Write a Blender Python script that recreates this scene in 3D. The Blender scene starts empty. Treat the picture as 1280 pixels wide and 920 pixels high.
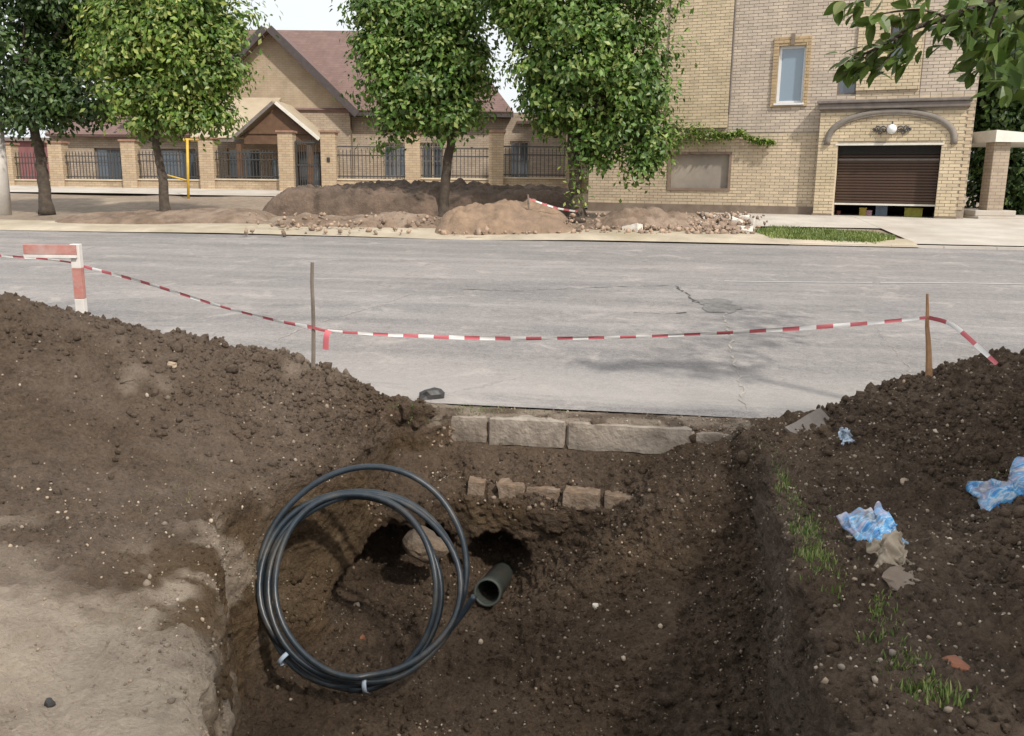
import bpy, math, random, time
import numpy as np
from mathutils import Vector, Matrix
T0 = time.time()
rnd = random.Random(7)
rng = np.random.default_rng(11)
C = bpy.context.scene.collection
SC = bpy.context.scene

# ------------------------------------------------------------------ camera
F, H, PITCH, ROLL = 1100.0, 1.8, math.radians(12.0), math.radians(0.6)
cam_rot = Matrix.Rotation(math.pi/2-PITCH, 3, 'X') @ Matrix.Rotation(ROLL, 3, 'Z')
cd = bpy.data.cameras.new('camera'); cam = bpy.data.objects.new('camera', cd); C.objects.link(cam)
cam.location = (0, 0, H); cam.rotation_euler = cam_rot.to_euler()
cd.sensor_width = 36; cd.lens = F/1280*36; cd.clip_start = .05; cd.clip_end = 3000
SC.camera = cam
# ------------------------------------------------------------------ light
SUN = Vector((.40, -.58, .74)).normalized()
w = bpy.data.worlds.new('World'); SC.world = w; w.use_nodes = True
nt = w.node_tree; bg = nt.nodes['Background']
sky = nt.nodes.new('ShaderNodeTexSky'); sky.sky_type = 'NISHITA'; sky.sun_disc = False
sky.sun_elevation = math.asin(SUN.z); sky.sun_rotation = math.atan2(SUN.x, SUN.y)
sky.dust_density = 4.0; sky.air_density = 1.3; sky.ozone_density = .6
tcw = nt.nodes.new('ShaderNodeTexCoord'); cln = nt.nodes.new('ShaderNodeTexNoise'); cln.inputs['Scale'].default_value = 2.2; cln.inputs['Detail'].default_value = 7
nt.links.new(tcw.outputs['Generated'], cln.inputs['Vector'])
clr = nt.nodes.new('ShaderNodeMapRange'); nt.links.new(cln.outputs[0], clr.inputs[0]); clr.inputs[1].default_value = .3; clr.inputs[2].default_value = .62; clr.inputs[3].default_value = .72; clr.inputs[4].default_value = .92
mxw = nt.nodes.new('ShaderNodeMix'); mxw.data_type = 'RGBA'; nt.links.new(clr.outputs[0], mxw.inputs[0]); nt.links.new(sky.outputs[0], mxw.inputs[6]); mxw.inputs[7].default_value = (8.8, 9.0, 9.2, 1)   # thin bright cloud cover
nt.links.new(mxw.outputs[2], bg.inputs[0]); bg.inputs[1].default_value = .10
sl = bpy.data.lights.new('sun', 'SUN'); sl.energy = 3.2; sl.angle = math.radians(2.2); sl.color = (1, .94, .86)
so = bpy.data.objects.new('sun', sl); C.objects.link(so); so.rotation_euler = (-SUN).to_track_quat('-Z', 'Y').to_euler()
SC.view_settings.view_transform = 'Standard'; SC.view_settings.look = 'None'
SC.view_settings.exposure = .33; SC.view_settings.gamma = 1
SC.cycles.filter_width = 1.5; SC.cycles.max_bounces = 6; SC.cycles.diffuse_bounces = 3; SC.cycles.transparent_max_bounces = 4

# ------------------------------------------------------------------ helpers
def ray(u, v): return cam_rot @ Vector(((u-640)/F, (460-v)/F, -1))
def at(u, v, Y):
    d = ray(u, v); return Vector((0, 0, H))+d*(Y/d.y)
def atz(u, v, z):
    d = ray(u, v); return Vector((0, 0, H))+d*((z-H)/d.z)
def lerp(a, b, t): return a+(b-a)*t
def sstep(a, b, x):
    t = np.clip((x-a)/(b-a), 0, 1); return t*t*(3-2*t)
LAT = rng.random((64, 64, 64)).astype(np.float32)
def vnoise(p, f, off=0.):
    q = p*f+off+37.3; i = np.floor(q).astype(np.int64); t = (q-i); t = t*t*(3-2*t); i &= 63; j = (i+1) & 63
    x0, y0, z0 = i.T; x1, y1, z1 = j.T; tx, ty, tz = t.T
    a = LAT[x0, y0, z0]*(1-tx)+LAT[x1, y0, z0]*tx; b = LAT[x0, y1, z0]*(1-tx)+LAT[x1, y1, z0]*tx
    c = LAT[x0, y0, z1]*(1-tx)+LAT[x1, y0, z1]*tx; d = LAT[x0, y1, z1]*(1-tx)+LAT[x1, y1, z1]*tx
    return ((a*(1-ty)+b*ty)*(1-tz)+(c*(1-ty)+d*ty)*tz)*2-1
def vn2(x, y, f, off=0.):
    s = np.broadcast(x, y).shape
    p = np.stack([np.broadcast_to(x, s).ravel(), np.broadcast_to(y, s).ravel(), np.full(int(np.prod(s)), 3.7+off)], 1)
    return vnoise(p, f, off).reshape(s)
def tag(o, label=None, cat=None, group=None, kind=None):
    for k, v in (('label', label), ('category', cat), ('group', group), ('kind', kind)):
        if v: o[k] = v
    return o
def link(name, me, parent=None, mat=None):
    o = bpy.data.objects.new(name, me); C.objects.link(o)
    if parent: o.parent = parent
    if mat and not me.materials: me.materials.append(mat)
    return o
def empty(name, loc, label, cat, group=None, rz=0):
    o = bpy.data.objects.new(name, None); C.objects.link(o); o.location = loc; o.rotation_euler = (0, 0, rz)
    o.empty_display_size = .1
    return tag(o, label, cat, group)
def np_mesh(name, V, Fq, smooth=False):
    me = bpy.data.meshes.new(name); V = np.asarray(V, np.float32); Fq = np.asarray(Fq, np.int32)
    me.vertices.add(len(V)); me.vertices.foreach_set('co', V.ravel())
    n, k = Fq.shape
    me.loops.add(n*k); me.loops.foreach_set('vertex_index', Fq.ravel())
    me.polygons.add(n); me.polygons.foreach_set('loop_start', np.arange(0, n*k, k, dtype=np.int32))
    if smooth: me.polygons.foreach_set('use_smooth', np.ones(n, bool))
    me.update(calc_edges=True)
    return me
class MB:
    def __init__(s, xf=None): s.v = []; s.f = []; s.xf = xf; s.mi = []
    def add(s, vs, fs, mi=0):
        o = len(s.v)
        for p in vs: s.v.append(tuple(s.xf(*p)) if s.xf else tuple(p))
        for f in fs: s.f.append([i+o for i in f]); s.mi.append(mi)
        return s
    def box(s, x0, x1, y0, y1, z0, z1, mi=0, back=True):
        x0, x1 = sorted((x0, x1)); y0, y1 = sorted((y0, y1)); z0, z1 = sorted((z0, z1))
        vs = [(x0,y0,z0),(x1,y0,z0),(x1,y1,z0),(x0,y1,z0),(x0,y0,z1),(x1,y0,z1),(x1,y1,z1),(x0,y1,z1)]
        fs = [(0,3,2,1),(4,5,6,7),(0,1,5,4),(1,2,6,5),(3,0,4,7)]
        if back: fs.append((2,3,7,6))
        return s.add(vs, fs, mi)
    def prism(s, poly, y0, y1):       # polygon in x,z extruded along y
        n = len(poly)
        vs = [(x, y0, z) for x, z in poly]+[(x, y1, z) for x, z in poly]
        fs = [list(range(n)), list(range(2*n-1, n-1, -1))]+[[i, i+n, (i+1) % n+n, (i+1) % n] for i in range(n)]
        return s.add(vs, fs)
    def tube(s, pts, rad, n=8, caps=True, closed=False, mi=0):
        pts = [Vector(p) for p in pts]; m = len(pts)
        if not hasattr(rad, '__len__'): rad = [rad]*m
        vs = []; up = None
        for i, p in enumerate(pts):
            a = pts[(i-1) % m] if (closed or i > 0) else p; b = pts[(i+1) % m] if (closed or i < m-1) else p
            t = (b-a).normalized()
            if up is None: up = t.orthogonal().normalized()
            up = (up-t*up.dot(t)).normalized(); sd = t.cross(up)
            for k in range(n):
                an = 2*math.pi*k/n; vs.append(p+(up*math.cos(an)+sd*math.sin(an))*rad[i])
        fs = []
        for i in range(m if closed else m-1):
            for k in range(n):
                a = i*n+k; b = i*n+(k+1) % n; c = ((i+1) % m)*n+(k+1) % n; d = ((i+1) % m)*n+k; fs.append((a, b, c, d))
        if caps and not closed: fs += [list(range(n-1, -1, -1)), list(range((m-1)*n, m*n))]
        return s.add(vs, fs, mi)
    def lathe(s, c, prof, n=12, axis='z'):
        vs = []
        for r, h in prof:
            for k in range(n):
                a = 2*math.pi*k/n
                vs.append((c[0]+r*math.cos(a), c[1]+r*math.sin(a), c[2]+h) if axis == 'z' else (c[0]+r*math.cos(a), c[1]-h, c[2]+r*math.sin(a)))
        fs = [(i*n+k, i*n+(k+1) % n, (i+1)*n+(k+1) % n, (i+1)*n+k) for i in range(len(prof)-1) for k in range(n)]
        fs += [list(range(n-1, -1, -1)), list(range((len(prof)-1)*n, len(prof)*n))]
        return s.add(vs, fs)
    def build(s, name, mat, parent=None, smooth=False, bevel=0):
        me = bpy.data.meshes.new(name); me.from_pydata(s.v, [], s.f)
        for m in (mat if isinstance(mat, (list, tuple)) else [mat]): me.materials.append(m)
        me.polygons.foreach_set('material_index', s.mi)
        if smooth: me.polygons.foreach_set('use_smooth', [True]*len(s.f))
        me.update(); o = link(name, me, parent)
        if bevel:
            b = o.modifiers.new('bevel', 'BEVEL'); b.width = bevel; b.segments = 2; b.limit_method = 'ANGLE'
        return o
def holes_wall(mb, a0, a1, z0, z1, o0, o1, holes):
    xs = sorted({a0, a1, *[max(a0, min(a1, h[i])) for h in holes for i in (0, 1)]})
    zs = sorted({z0, z1, *[max(z0, min(z1, h[i])) for h in holes for i in (2, 3)]})
    for i in range(len(xs)-1):
        for j in range(len(zs)-1):
            cx, cz = (xs[i]+xs[i+1])/2, (zs[j]+zs[j+1])/2
            if any(h[0] < cx < h[1] and h[2] < cz < h[3] for h in holes): continue
            mb.box(xs[i], xs[i+1], o0, o1, zs[j], zs[j+1])
def brick_fill(mb, a0, a1, z0, z1, o, holes, L=.25, h=.072, j=.012, proud=.012, r=rnd):
    z = z0; row = 0
    while z < z1-.02:
        ze = min(z+h, z1); a = a0-(L+j)/2*(row % 2)
        while a < a1:
            segs = [(max(a, a0), min(a+L, a1))]
            for hh in holes:
                if hh[2] < ze-.01 and hh[3] > z+.01:
                    ns = []
                    for p, q in segs:
                        if q <= hh[0] or p >= hh[1]: ns.append((p, q)); continue
                        if p < hh[0]: ns.append((p, hh[0]))
                        if q > hh[1]: ns.append((hh[1], q))
                    segs = ns
            for p, q in segs:
                if q-p > .03:
                    pr = proud+r.uniform(-.003, .004); mb.box(p, q, o-pr, o+.004, z, ze, back=False)
            a += L+j
        z += h+j; row += 1

# ------------------------------------------------------------------ materials
def NT(name):
    m = bpy.data.materials.new(name); m.use_nodes = True; t = m.node_tree; return m, t, t.nodes['Principled BSDF']
def nd(t, typ, ins={}, **kw):
    n = t.nodes.new(typ)
    for k, v in kw.items(): setattr(n, k, v)
    for k, v in ins.items():
        if hasattr(v, 'is_output') or isinstance(v, bpy.types.NodeSocket): t.links.new(v, n.inputs[k])
        else: n.inputs[k].default_value = v
    return n
def ramp(t, fac, stops):
    r = t.nodes.new('ShaderNodeValToRGB'); t.links.new(fac, r.inputs[0]); e = r.color_ramp.elements
    while len(e) < len(stops): e.new(.5)
    for x, (p, c) in zip(e, stops): x.position = p; x.color = (*c, 1) if len(c) == 3 else c
    return r.outputs[0]
def mixc(t, f, a, b, mode='MIX'):
    n = t.nodes.new('ShaderNodeMix'); n.data_type = 'RGBA'; n.blend_type = mode
    for i, v in ((0, f), (6, a), (7, b)):
        if isinstance(v, bpy.types.NodeSocket): t.links.new(v, n.inputs[i])
        else: n.inputs[i].default_value = v if i == 0 else (*v, 1)
    return n.outputs[2]
def noise(t, vec, scale, detail=5, rough=.6, dist=0):
    return nd(t, 'ShaderNodeTexNoise', {'Vector': vec, 'Scale': scale, 'Detail': detail, 'Roughness': rough, 'Distortion': dist}).outputs[0]
def bump(t, b, h, s=.5, d=.02):
    n = nd(t, 'ShaderNodeBump', {'Strength': s, 'Distance': d, 'Height': h}); t.links.new(n.outputs[0], b.inputs['Normal'])
def mult(c, k): return tuple(min(1, x*k) for x in c)
def simple(name, col, rough=.7, var=.25, scale=6, bs=.3, bd=.01, metal=0, island=0, dirt=None, detail=6):
    m, t, b = NT(name); v = nd(t, 'ShaderNodeTexCoord').outputs['Object']
    n = noise(t, v, scale, detail); c = ramp(t, n, [(.3, mult(col, 1-var)), (.7, mult(col, 1+var))])
    if island:
        g = nd(t, 'ShaderNodeNewGeometry').outputs['Random Per Island']
        c = mixc(t, 1, c, ramp(t, g, [(0, (1-island,)*3), (.5, (1, 1, 1)), (1, (1+island*.6, 1+island*.5, 1+island*.35))]), 'MULTIPLY')
    if dirt:
        n2 = noise(t, v, scale*.3, 6, .7); c = mixc(t, ramp(t, n2, [(.45, (0,)*3), (.68, (.75,)*3)]), c, dirt)
    t.links.new(c, b.inputs['Base Color']); b.inputs['Roughness'].default_value = rough; b.inputs['Metallic'].default_value = metal
    if bs: bump(t, b, noise(t, v, scale*4, 4), bs, bd)
    return m
def soil_mat():
    m, t, b = NT('soil'); v = nd(t, 'ShaderNodeTexCoord').outputs['Object']
    sand = nd(t, 'ShaderNodeAttribute', attribute_name='sand').outputs['Fac']
    dry = nd(t, 'ShaderNodeAttribute', attribute_name='dry').outputs['Fac']
    clay = nd(t, 'ShaderNodeAttribute', attribute_name='clay').outputs['Fac']
    n1 = noise(t, v, 7, 10, .7); n2 = noise(t, v, 45, 6, .7); n3 = noise(t, v, 2.2, 5, .6, .4)
    dark = mixc(t, .5, ramp(t, n1, [(.3, (.040, .026, .0155)), (.72, (.20, .132, .083))]), ramp(t, n2, [(.3, (.026, .018, .012)), (.75, (.215, .150, .100))]))
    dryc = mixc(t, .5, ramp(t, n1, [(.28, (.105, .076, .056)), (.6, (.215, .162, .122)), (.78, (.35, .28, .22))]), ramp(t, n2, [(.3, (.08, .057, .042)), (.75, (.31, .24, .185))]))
    clc = mixc(t, .4, ramp(t, n3, [(.3, (.08, .052, .03)), (.55, (.17, .11, .06)), (.75, (.34, .25, .15))]), ramp(t, n2, [(.3, (.05, .035, .02)), (.75, (.20, .14, .085))]))
    snc = mixc(t, .5, ramp(t, n3, [(.3, (.36, .275, .21)), (.5, (.56, .455, .36)), (.7, (.74, .62, .47))]), ramp(t, n2, [(.25, (.34, .27, .21)), (.7, (.66, .565, .455))]))
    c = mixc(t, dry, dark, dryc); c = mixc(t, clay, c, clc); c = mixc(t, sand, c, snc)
    # small pale grit
    vo = nd(t, 'ShaderNodeTexVoronoi', {'Vector': v, 'Scale': 60.0, 'Randomness': 1.0})
    g1 = ramp(t, vo.outputs['Distance'], [(.10, (1,)*3), (.17, (0,)*3)])
    pick = nd(t, 'ShaderNodeSeparateColor', {0: vo.outputs['Color']}).outputs[0]
    g2 = ramp(t, pick, [(.90, (0,)*3), (.93, (1,)*3)])
    gm = nd(t, 'ShaderNodeMath', {0: g1, 1: g2}, operation='MULTIPLY').outputs[0]
    gm = nd(t, 'ShaderNodeMath', {0: gm, 1: .7}, operation='MULTIPLY').outputs[0]
    c = mixc(t, gm, c, (.34, .29, .23))
    t.links.new(c, b.inputs['Base Color']); b.inputs['Roughness'].default_value = .95; b.inputs['Specular IOR Level'].default_value = .15
    h = nd(t, 'ShaderNodeMath', {0: noise(t, v, 55, 8, .75), 1: noise(t, v, 16, 6, .7)}, operation='ADD').outputs[0]
    bump(t, b, h, 1.0, .045)
    return m
def ground_mat():
    m, t, b = NT('verge_ground'); v = nd(t, 'ShaderNodeTexCoord').outputs['Object']
    n1 = noise(t, v, .5, 8, .65); n2 = noise(t, v, 6, 8, .7)
    c = mixc(t, .5, ramp(t, n1, [(.35, (.14, .10, .07)), (.55, (.23, .175, .125)), (.7, (.38, .32, .235))]), ramp(t, n2, [(.3, (.16, .11, .08)), (.7, (.40, .33, .25))]))
    t.links.new(c, b.inputs['Base Color']); b.inputs['Roughness'].default_value = .95
    bump(t, b, n2, .8, .06); return m
def road_mat():
    m, t, b = NT('old_asphalt'); v = nd(t, 'ShaderNodeTexCoord').outputs['Object']
    mp = nd(t, 'ShaderNodeMapping', {'Vector': v, 'Scale': (.10, .9, 1)}).outputs[0]
    mp2 = nd(t, 'ShaderNodeMapping', {'Vector': v, 'Scale': (.35, 2.0, 1)}).outputs[0]
    n1 = noise(t, mp, 1.6, 8, .6, .5); n2 = noise(t, mp2, 1.4, 6, .6, .6); n3 = noise(t, v, 60, 3, .8); n4 = noise(t, v, .35, 5, .6)
    c = ramp(t, n1, [(.38, (.085, .08, .078)), (.46, (.19, .176, .168)), (.53, (.26, .238, .225)), (.62, (.44, .40, .37))])
    c = mixc(t, .42, c, ramp(t, n2, [(.38, (.09, .085, .085)), (.5, (.235, .214, .203)), (.62, (.44, .385, .35))]))
    c = mixc(t, .35, c, ramp(t, n4, [(.38, (.15, .15, .158)), (.62, (.31, .262, .235))]))
    c = mixc(t, .34, c, ramp(t, n3, [(.32, (.05,)*3), (.68, (.44, .42, .39))])); c = mixc(t, .30, c, ramp(t, noise(t, v, 15, 8, .8), [(.36, (.09, .085, .082)), (.64, (.40, .37, .345))])); c = mixc(t, ramp(t, noise(t, v, 3.5, 9, .75), [(.56, (0,)*3), (.70, (.55,)*3)]), c, (.12, .112, .108)); c = mixc(t, ramp(t, noise(t, v, 1.7, 9, .75, .5), [(.54, (0,)*3), (.68, (.6,)*3)]), c, (.44, .395, .355))
    # dusty pale band along the near edge of the carriageway
    y = nd(t, 'ShaderNodeSeparateXYZ', {0: v}).outputs['Y']
    yn = nd(t, 'ShaderNodeMath', {0: y, 1: nd(t, 'ShaderNodeMath', {0: n2, 1: 1.6}, operation='MULTIPLY').outputs[0]}, operation='ADD').outputs[0]
    band = ramp(t, nd(t, 'ShaderNodeMath', {0: yn, 1: 4.0}, operation='DIVIDE').outputs[0], [(.20, (0,)*3), (.30, (.55,)*3), (.42, (.35,)*3), (.62, (0,)*3)])
    c = mixc(t, band, c, (.40, .37, .335)); c = mixc(t, 1, c, (.93, .93, .945), 'MULTIPLY')
    # fine cracks
    vo = nd(t, 'ShaderNodeTexVoronoi', {'Vector': nd(t, 'ShaderNodeVectorMath', {0: v, 1: nd(t, 'ShaderNodeVectorMath', {0: nd(t, 'ShaderNodeTexNoise', {'Vector': v, 'Scale': 2.5, 'Detail': 6}).outputs[1], 'Scale': 1.1}, operation='SCALE').outputs[0]}, operation='ADD').outputs[0], 'Scale': .28}, feature='DISTANCE_TO_EDGE').outputs[0]
    cr = ramp(t, vo, [(.0, (.6,)*3), (.006, (0,)*3)])
    c = mixc(t, nd(t, 'ShaderNodeMath', {0: cr, 1: ramp(t, n4, [(.45, (0,)*3), (.6, (1,)*3)])}, operation='MULTIPLY').outputs[0], c, (.11, .10, .095))
    t.links.new(c, b.inputs['Base Color']); b.inputs['Roughness'].default_value = .85
    bump(t, b, n3, .5, .008); return m
def brickwork(name, c1, c2, mo, s=1.0, axis='X'):
    m, t, b = NT(name); v = nd(t, 'ShaderNodeTexCoord').outputs['Object']
    sp = nd(t, 'ShaderNodeSeparateXYZ', {0: v})
    xy = nd(t, 'ShaderNodeMath', {0: sp.outputs['X'], 1: sp.outputs['Y']}, operation='ADD').outputs[0]
    cv = nd(t, 'ShaderNodeCombineXYZ', {0: xy, 1: sp.outputs['Z'], 2: 0.0}).outputs[0]
    br = nd(t, 'ShaderNodeTexBrick', {'Vector': cv, 'Color1': (*c1, 1), 'Color2': (*c2, 1), 'Mortar': (*mo, 1), 'Scale': s, 'Mortar Size': .008, 'Brick Width': .26, 'Row Height': .085})
    n = noise(t, v, 2.2, 6); c = mixc(t, 1, br.outputs[0], ramp(t, n, [(.3, (.82, .8, .78)), (.7, (1.1, 1.1, 1.1))]), 'MULTIPLY')
    t.links.new(c, b.inputs['Base Color']); b.inputs['Roughness'].default_value = .85
    bump(t, b, br.outputs['Fac'], -.5, .01); return m
def leaf_mat(name, cols, trans=.25, rough=.45):
    m, t, b = NT(name); g = nd(t, 'ShaderNodeNewGeometry').outputs['Random Per Island']
    c = ramp(t, g, [(i/(len(cols)-1), x) for i, x in enumerate(cols)])
    v = nd(t, 'ShaderNodeTexCoord').outputs['Object']
    c = mixc(t, 1, c, ramp(t, noise(t, v, .9, 4), [(.35, (.75, .8, .8)), (.65, (1.25, 1.2, 1.0))]), 'MULTIPLY')
    t.links.new(c, b.inputs['Base Color']); b.inputs['Roughness'].default_value = rough
    tr = nd(t, 'ShaderNodeBsdfTranslucent', {'Color': c}); mx = nd(t, 'ShaderNodeMixShader', {0: trans, 1: b.outputs[0], 2: tr.outputs[0]})
    t.links.new(mx.outputs[0], t.nodes['Material Output'].inputs[0]); return m
def glass_mat(name, col, rough=.08):
    m, t, b = NT(name); b.inputs['Base Color'].default_value = (*col, 1); b.inputs['Roughness'].default_value = rough
    b.inputs['Specular IOR Level'].default_value = .9; b.inputs['Coat Weight'].default_value = .6; return m
def bag_mat(name, seed):
    m, t, b = NT(name); v = nd(t, 'ShaderNodeTexCoord').outputs['Object']
    v2 = nd(t, 'ShaderNodeMapping', {'Vector': v, 'Location': (seed, seed*2, 0), 'Rotation': (0, 0, seed), 'Scale': (1, 2.4, 1)}).outputs[0]
    n1 = noise(t, v2, 5.5, 3, .5, 1.2); n2 = noise(t, v2, 19, 5, .7, .6)
    c = ramp(t, n1, [(.30, (.02, .09, .33)), (.40, (.04, .24, .58)), (.47, (.13, .42, .72)), (.50, (.50, .62, .74)), (.54, (.10, .36, .66)), (.60, (.32, .36, .55)), (.70, (.60, .64, .70))])
    c = mixc(t, ramp(t, n2, [(.55, (0,)*3), (.68, (.8,)*3)]), c, (.58, .62, .68)); c = mixc(t, ramp(t, noise(t, v, 13, 6), [(.50, (0,)*3), (.68, (.75,)*3)]), c, (.14, .11, .085)); c = mixc(t, 1, c, (.82, .80, .80), 'MULTIPLY')
    t.links.new(c, b.inputs['Base Color']); b.inputs['Roughness'].default_value = .35
    bump(t, b, noise(t, v2, 30, 4), .6, .008); return m
M = {}
M['soil'] = soil_mat(); M['verge'] = ground_mat(); M['road'] = road_mat()
M['kerb'] = simple('kerb_concrete', (.30, .255, .21), .9, .3, 7, .9, .015, dirt=(.105, .076, .054), detail=9)
M['oldbrick'] = simple('old_lime_brick', (.19, .13, .085), .9, .4, 14, .9, .012, island=.2, dirt=(.36, .30, .24))
M['facebrick'] = simple('cream_face_brick', (.56, .46, .33), .85, .12, 3, .3, .004, island=.16, dirt=(.42, .34, .245))
M['yelbrick'] = simple('yellow_face_brick', (.57, .47, .325), .85, .12, 3, .3, .004, island=.14, dirt=(.44, .36, .23))
M['greybrick'] = simple('grey_pink_face_brick', (.53, .45, .365), .85, .12, 3, .3, .004, island=.16, dirt=(.40, .34, .28))
M['mortar'] = simple('mortar', (.30, .255, .20), .95, .2, 8)
M['plinth'] = simple('brown_plinth', (.19, .145, .11), .9, .2, 4, dirt=(.28, .23, .18))
M['grey_trim'] = simple('grey_brown_trim', (.17, .145, .13), .8, .2, 5)
M['arch'] = simple('grey_arch_trim', (.20, .175, .15), .8, .18, 5)
M['shutter'] = simple('brown_shutter', (.060, .034, .022), .45, .12, 3, .1, .002)
M['dark'] = simple('dark_metal', (.03, .028, .027), .5, .2, 6)
M['black'] = simple('dark_void', (.012, .011, .01), .9, .1, 2, 0)
M['white'] = simple('white_frame', (.72, .73, .74), .4, .06, 5, .1, .002)
M['cream'] = simple('cream_paint', (.66, .63, .56), .7, .1, 4)
M['glass_sky'] = glass_mat('sky_tinted_glass', (.20, .27, .34)); M['glassdark'] = glass_mat('dark_glass', (.07, .09, .11))  # the bluish glass has the reflected sky put into its base colour
M['housebrick'] = brickwork('house_brick', (.40, .325, .24), (.33, .265, .20), (.22, .18, .15))
M['siding'] = brickwork('gable_facing', (.38, .30, .21), (.35, .275, .19), (.29, .23, .165))
M['pillar'] = brickwork('fence_brick', (.50, .39, .26), (.40, .30, .20), (.28, .22, .16))
M['cap'] = simple('pillar_cap', (.30, .17, .12), .8, .2, 6)
M['coping'] = simple('fence_coping', (.60, .50, .36), .85, .12, 4)
M['roof'] = brickwork('roof_shingles', (.19, .122, .105), (.16, .105, .092), (.13, .08, .072), 1)
M['tanroof'] = simple('tan_roof_sheet', (.40, .33, .235), .7, .12, 2)
M['barge'] = simple('dark_barge', (.06, .048, .047), .7, .2, 5)
M['brownwood'] = simple('brown_boards', (.12, .065, .035), .7, .25, 5)
M['iron'] = simple('iron', (.05, .048, .046), .5, .2, 6)
M['pavement'] = simple('pale_pavement', (.46, .42, .37), .9, .15, 1.2, .5, .02, dirt=(.34, .29, .23))
M['bark'] = simple('bark', (.085, .066, .05), .95, .4, 9, 1, .03)
M['wood'] = simple('grey_wood', (.17, .14, .115), .85, .25, 12, .5, .004)
M['wood2'] = simple('orange_wood', (.30, .17, .085), .8, .25, 12, .5, .004)
M['red'] = simple('tape_red', (.55, .14, .16), .45, .08, 5, .1, .002); M['tapewhite'] = simple('tape_white', (.78, .76, .74), .45, .05, 5, .1, .002)
M['paintred'] = simple('faded_red_paint', (.42, .17, .14), .7, .2, 10, .3, .003, dirt=(.5, .40, .36)); M['paintwhite'] = simple('dirty_white_paint', (.66, .62, .58), .7, .12, 10, .3, .003)
M['hdpe'] = simple('black_pipe_plastic', (.020, .030, .040), .38, .25, 14, .2, .003, dirt=(.085, .075, .062))
M['pvc'] = simple('grey_green_pipe', (.065, .072, .062), .55, .2, 9, .2, .003, dirt=(.08, .065, .05))
M['band'] = simple('pale_tie', (.42, .50, .60), .4, .1, 8)
M['lump'] = simple('pale_concrete_lump', (.17, .13, .095), .9, .25, 9, .8, .02, dirt=(.16, .11, .07))
M['rubble'] = simple('rubble', (.32, .235, .175), .9, .2, 9, .7, .02, island=.45)
M['pebble'] = simple('pebble', (.25, .20, .15), .85, .2, 20, .3, .003, island=.6)
M['whitepebble'] = simple('white_stone', (.62, .57, .50), .85, .12, 20, .4, .004, island=.2)
M['palepebble'] = simple('pale_chip', (.38, .32, .255), .85, .2, 20, .4, .004, island=.5)
M['redfrag'] = simple('red_fragment', (.22, .09, .05), .9, .2, 20, .5, .004)
M['paper'] = simple('crumpled_beige_paper', (.30, .25, .19), .8, .2, 14, .3, .004)
M['bag1'] = bag_mat('blue_wrapper_one', 1.3); M['bag2'] = bag_mat('blue_wrapper_two', 4.1)
M['grass'] = leaf_mat('grass', [(.07, .12, .03), (.11, .18, .045), (.17, .22, .075), (.33, .31, .17)], .3)
M['lawn'] = leaf_mat('lawn', [(.09, .14, .03), (.15, .21, .05), (.22, .25, .08)], .2)
M['leafA'] = leaf_mat('leaf_mid', [(.035, .085, .014), (.09, .18, .03), (.14, .25, .045), (.30, .36, .12), (.06, .13, .022), (.12, .21, .05)], .3)
M['leafB'] = leaf_mat('leaf_bright', [(.05, .11, .018), (.13, .23, .035), (.22, .32, .06), (.42, .45, .16), (.08, .16, .03), (.17, .27, .06)], .35)
M['leafD'] = leaf_mat('leaf_dark', [(.025, .055, .015), (.045, .09, .022), (.07, .13, .03), (.035, .07, .022), (.12, .17, .05)], .2)
M['leafN'] = leaf_mat('leaf_near', [(.045, .09, .018), (.07, .125, .024), (.11, .165, .035), (.06, .11, .025)], .35)
M['yellow'] = simple('yellow_paint', (.62, .40, .05), .5, .12, 8); M['concrete'] = simple('pole_concrete', (.50, .47, .43), .9, .12, 4); M['teal'] = simple('teal_paint', (.12, .32, .32), .6, .12, 6)
M['maroon'] = simple('maroon_boards', (.22, .09, .09), .8, .2, 3); M['panel'] = simple('faded_panel', (.36, .315, .26), .7, .12, 1.6, .2, .003, dirt=(.22, .19, .17)); M['panelframe'] = simple('panel_frame', (.22, .16, .12), .7, .15, 5)

# ------------------------------------------------------------------ road frame and terrain height
A0 = atz(560, 506, 0); B0 = atz(900, 522, 0); TH = math.atan2(B0.y-A0.y, B0.x-A0.x)
SX, SY = math.cos(TH), math.sin(TH); NX, NY = -SY, SX; D0 = NX*A0.x+NY*A0.y; S0 = SX*A0.x+SY*A0.y
RW = 12.0
def dist(x, y): return NX*x+NY*y-D0
def rw(s, d): return (SX*s+NX*(d+D0), SY*s+NY*(d+D0))      # s measured from the camera foot
def farz(x, y):                                            # ground level beyond the carriageway
    d = dist(x, y); g = .60+(d-12)*.058; g = np.minimum(g, 1.55+(d-28)*.01)
    k = sstep(-.5, 2.5, x+(d-20)*.1); g = g*(1-k)+np.minimum(g, .93)*k
    return g
def gz(x, y):
    x = np.asarray(x, float); y = np.asarray(y, float); d = dist(x, y)
    return np.where(d > 12.05, farz(x, y), np.where(d > 0, .55*d/12, 0.0))

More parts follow.
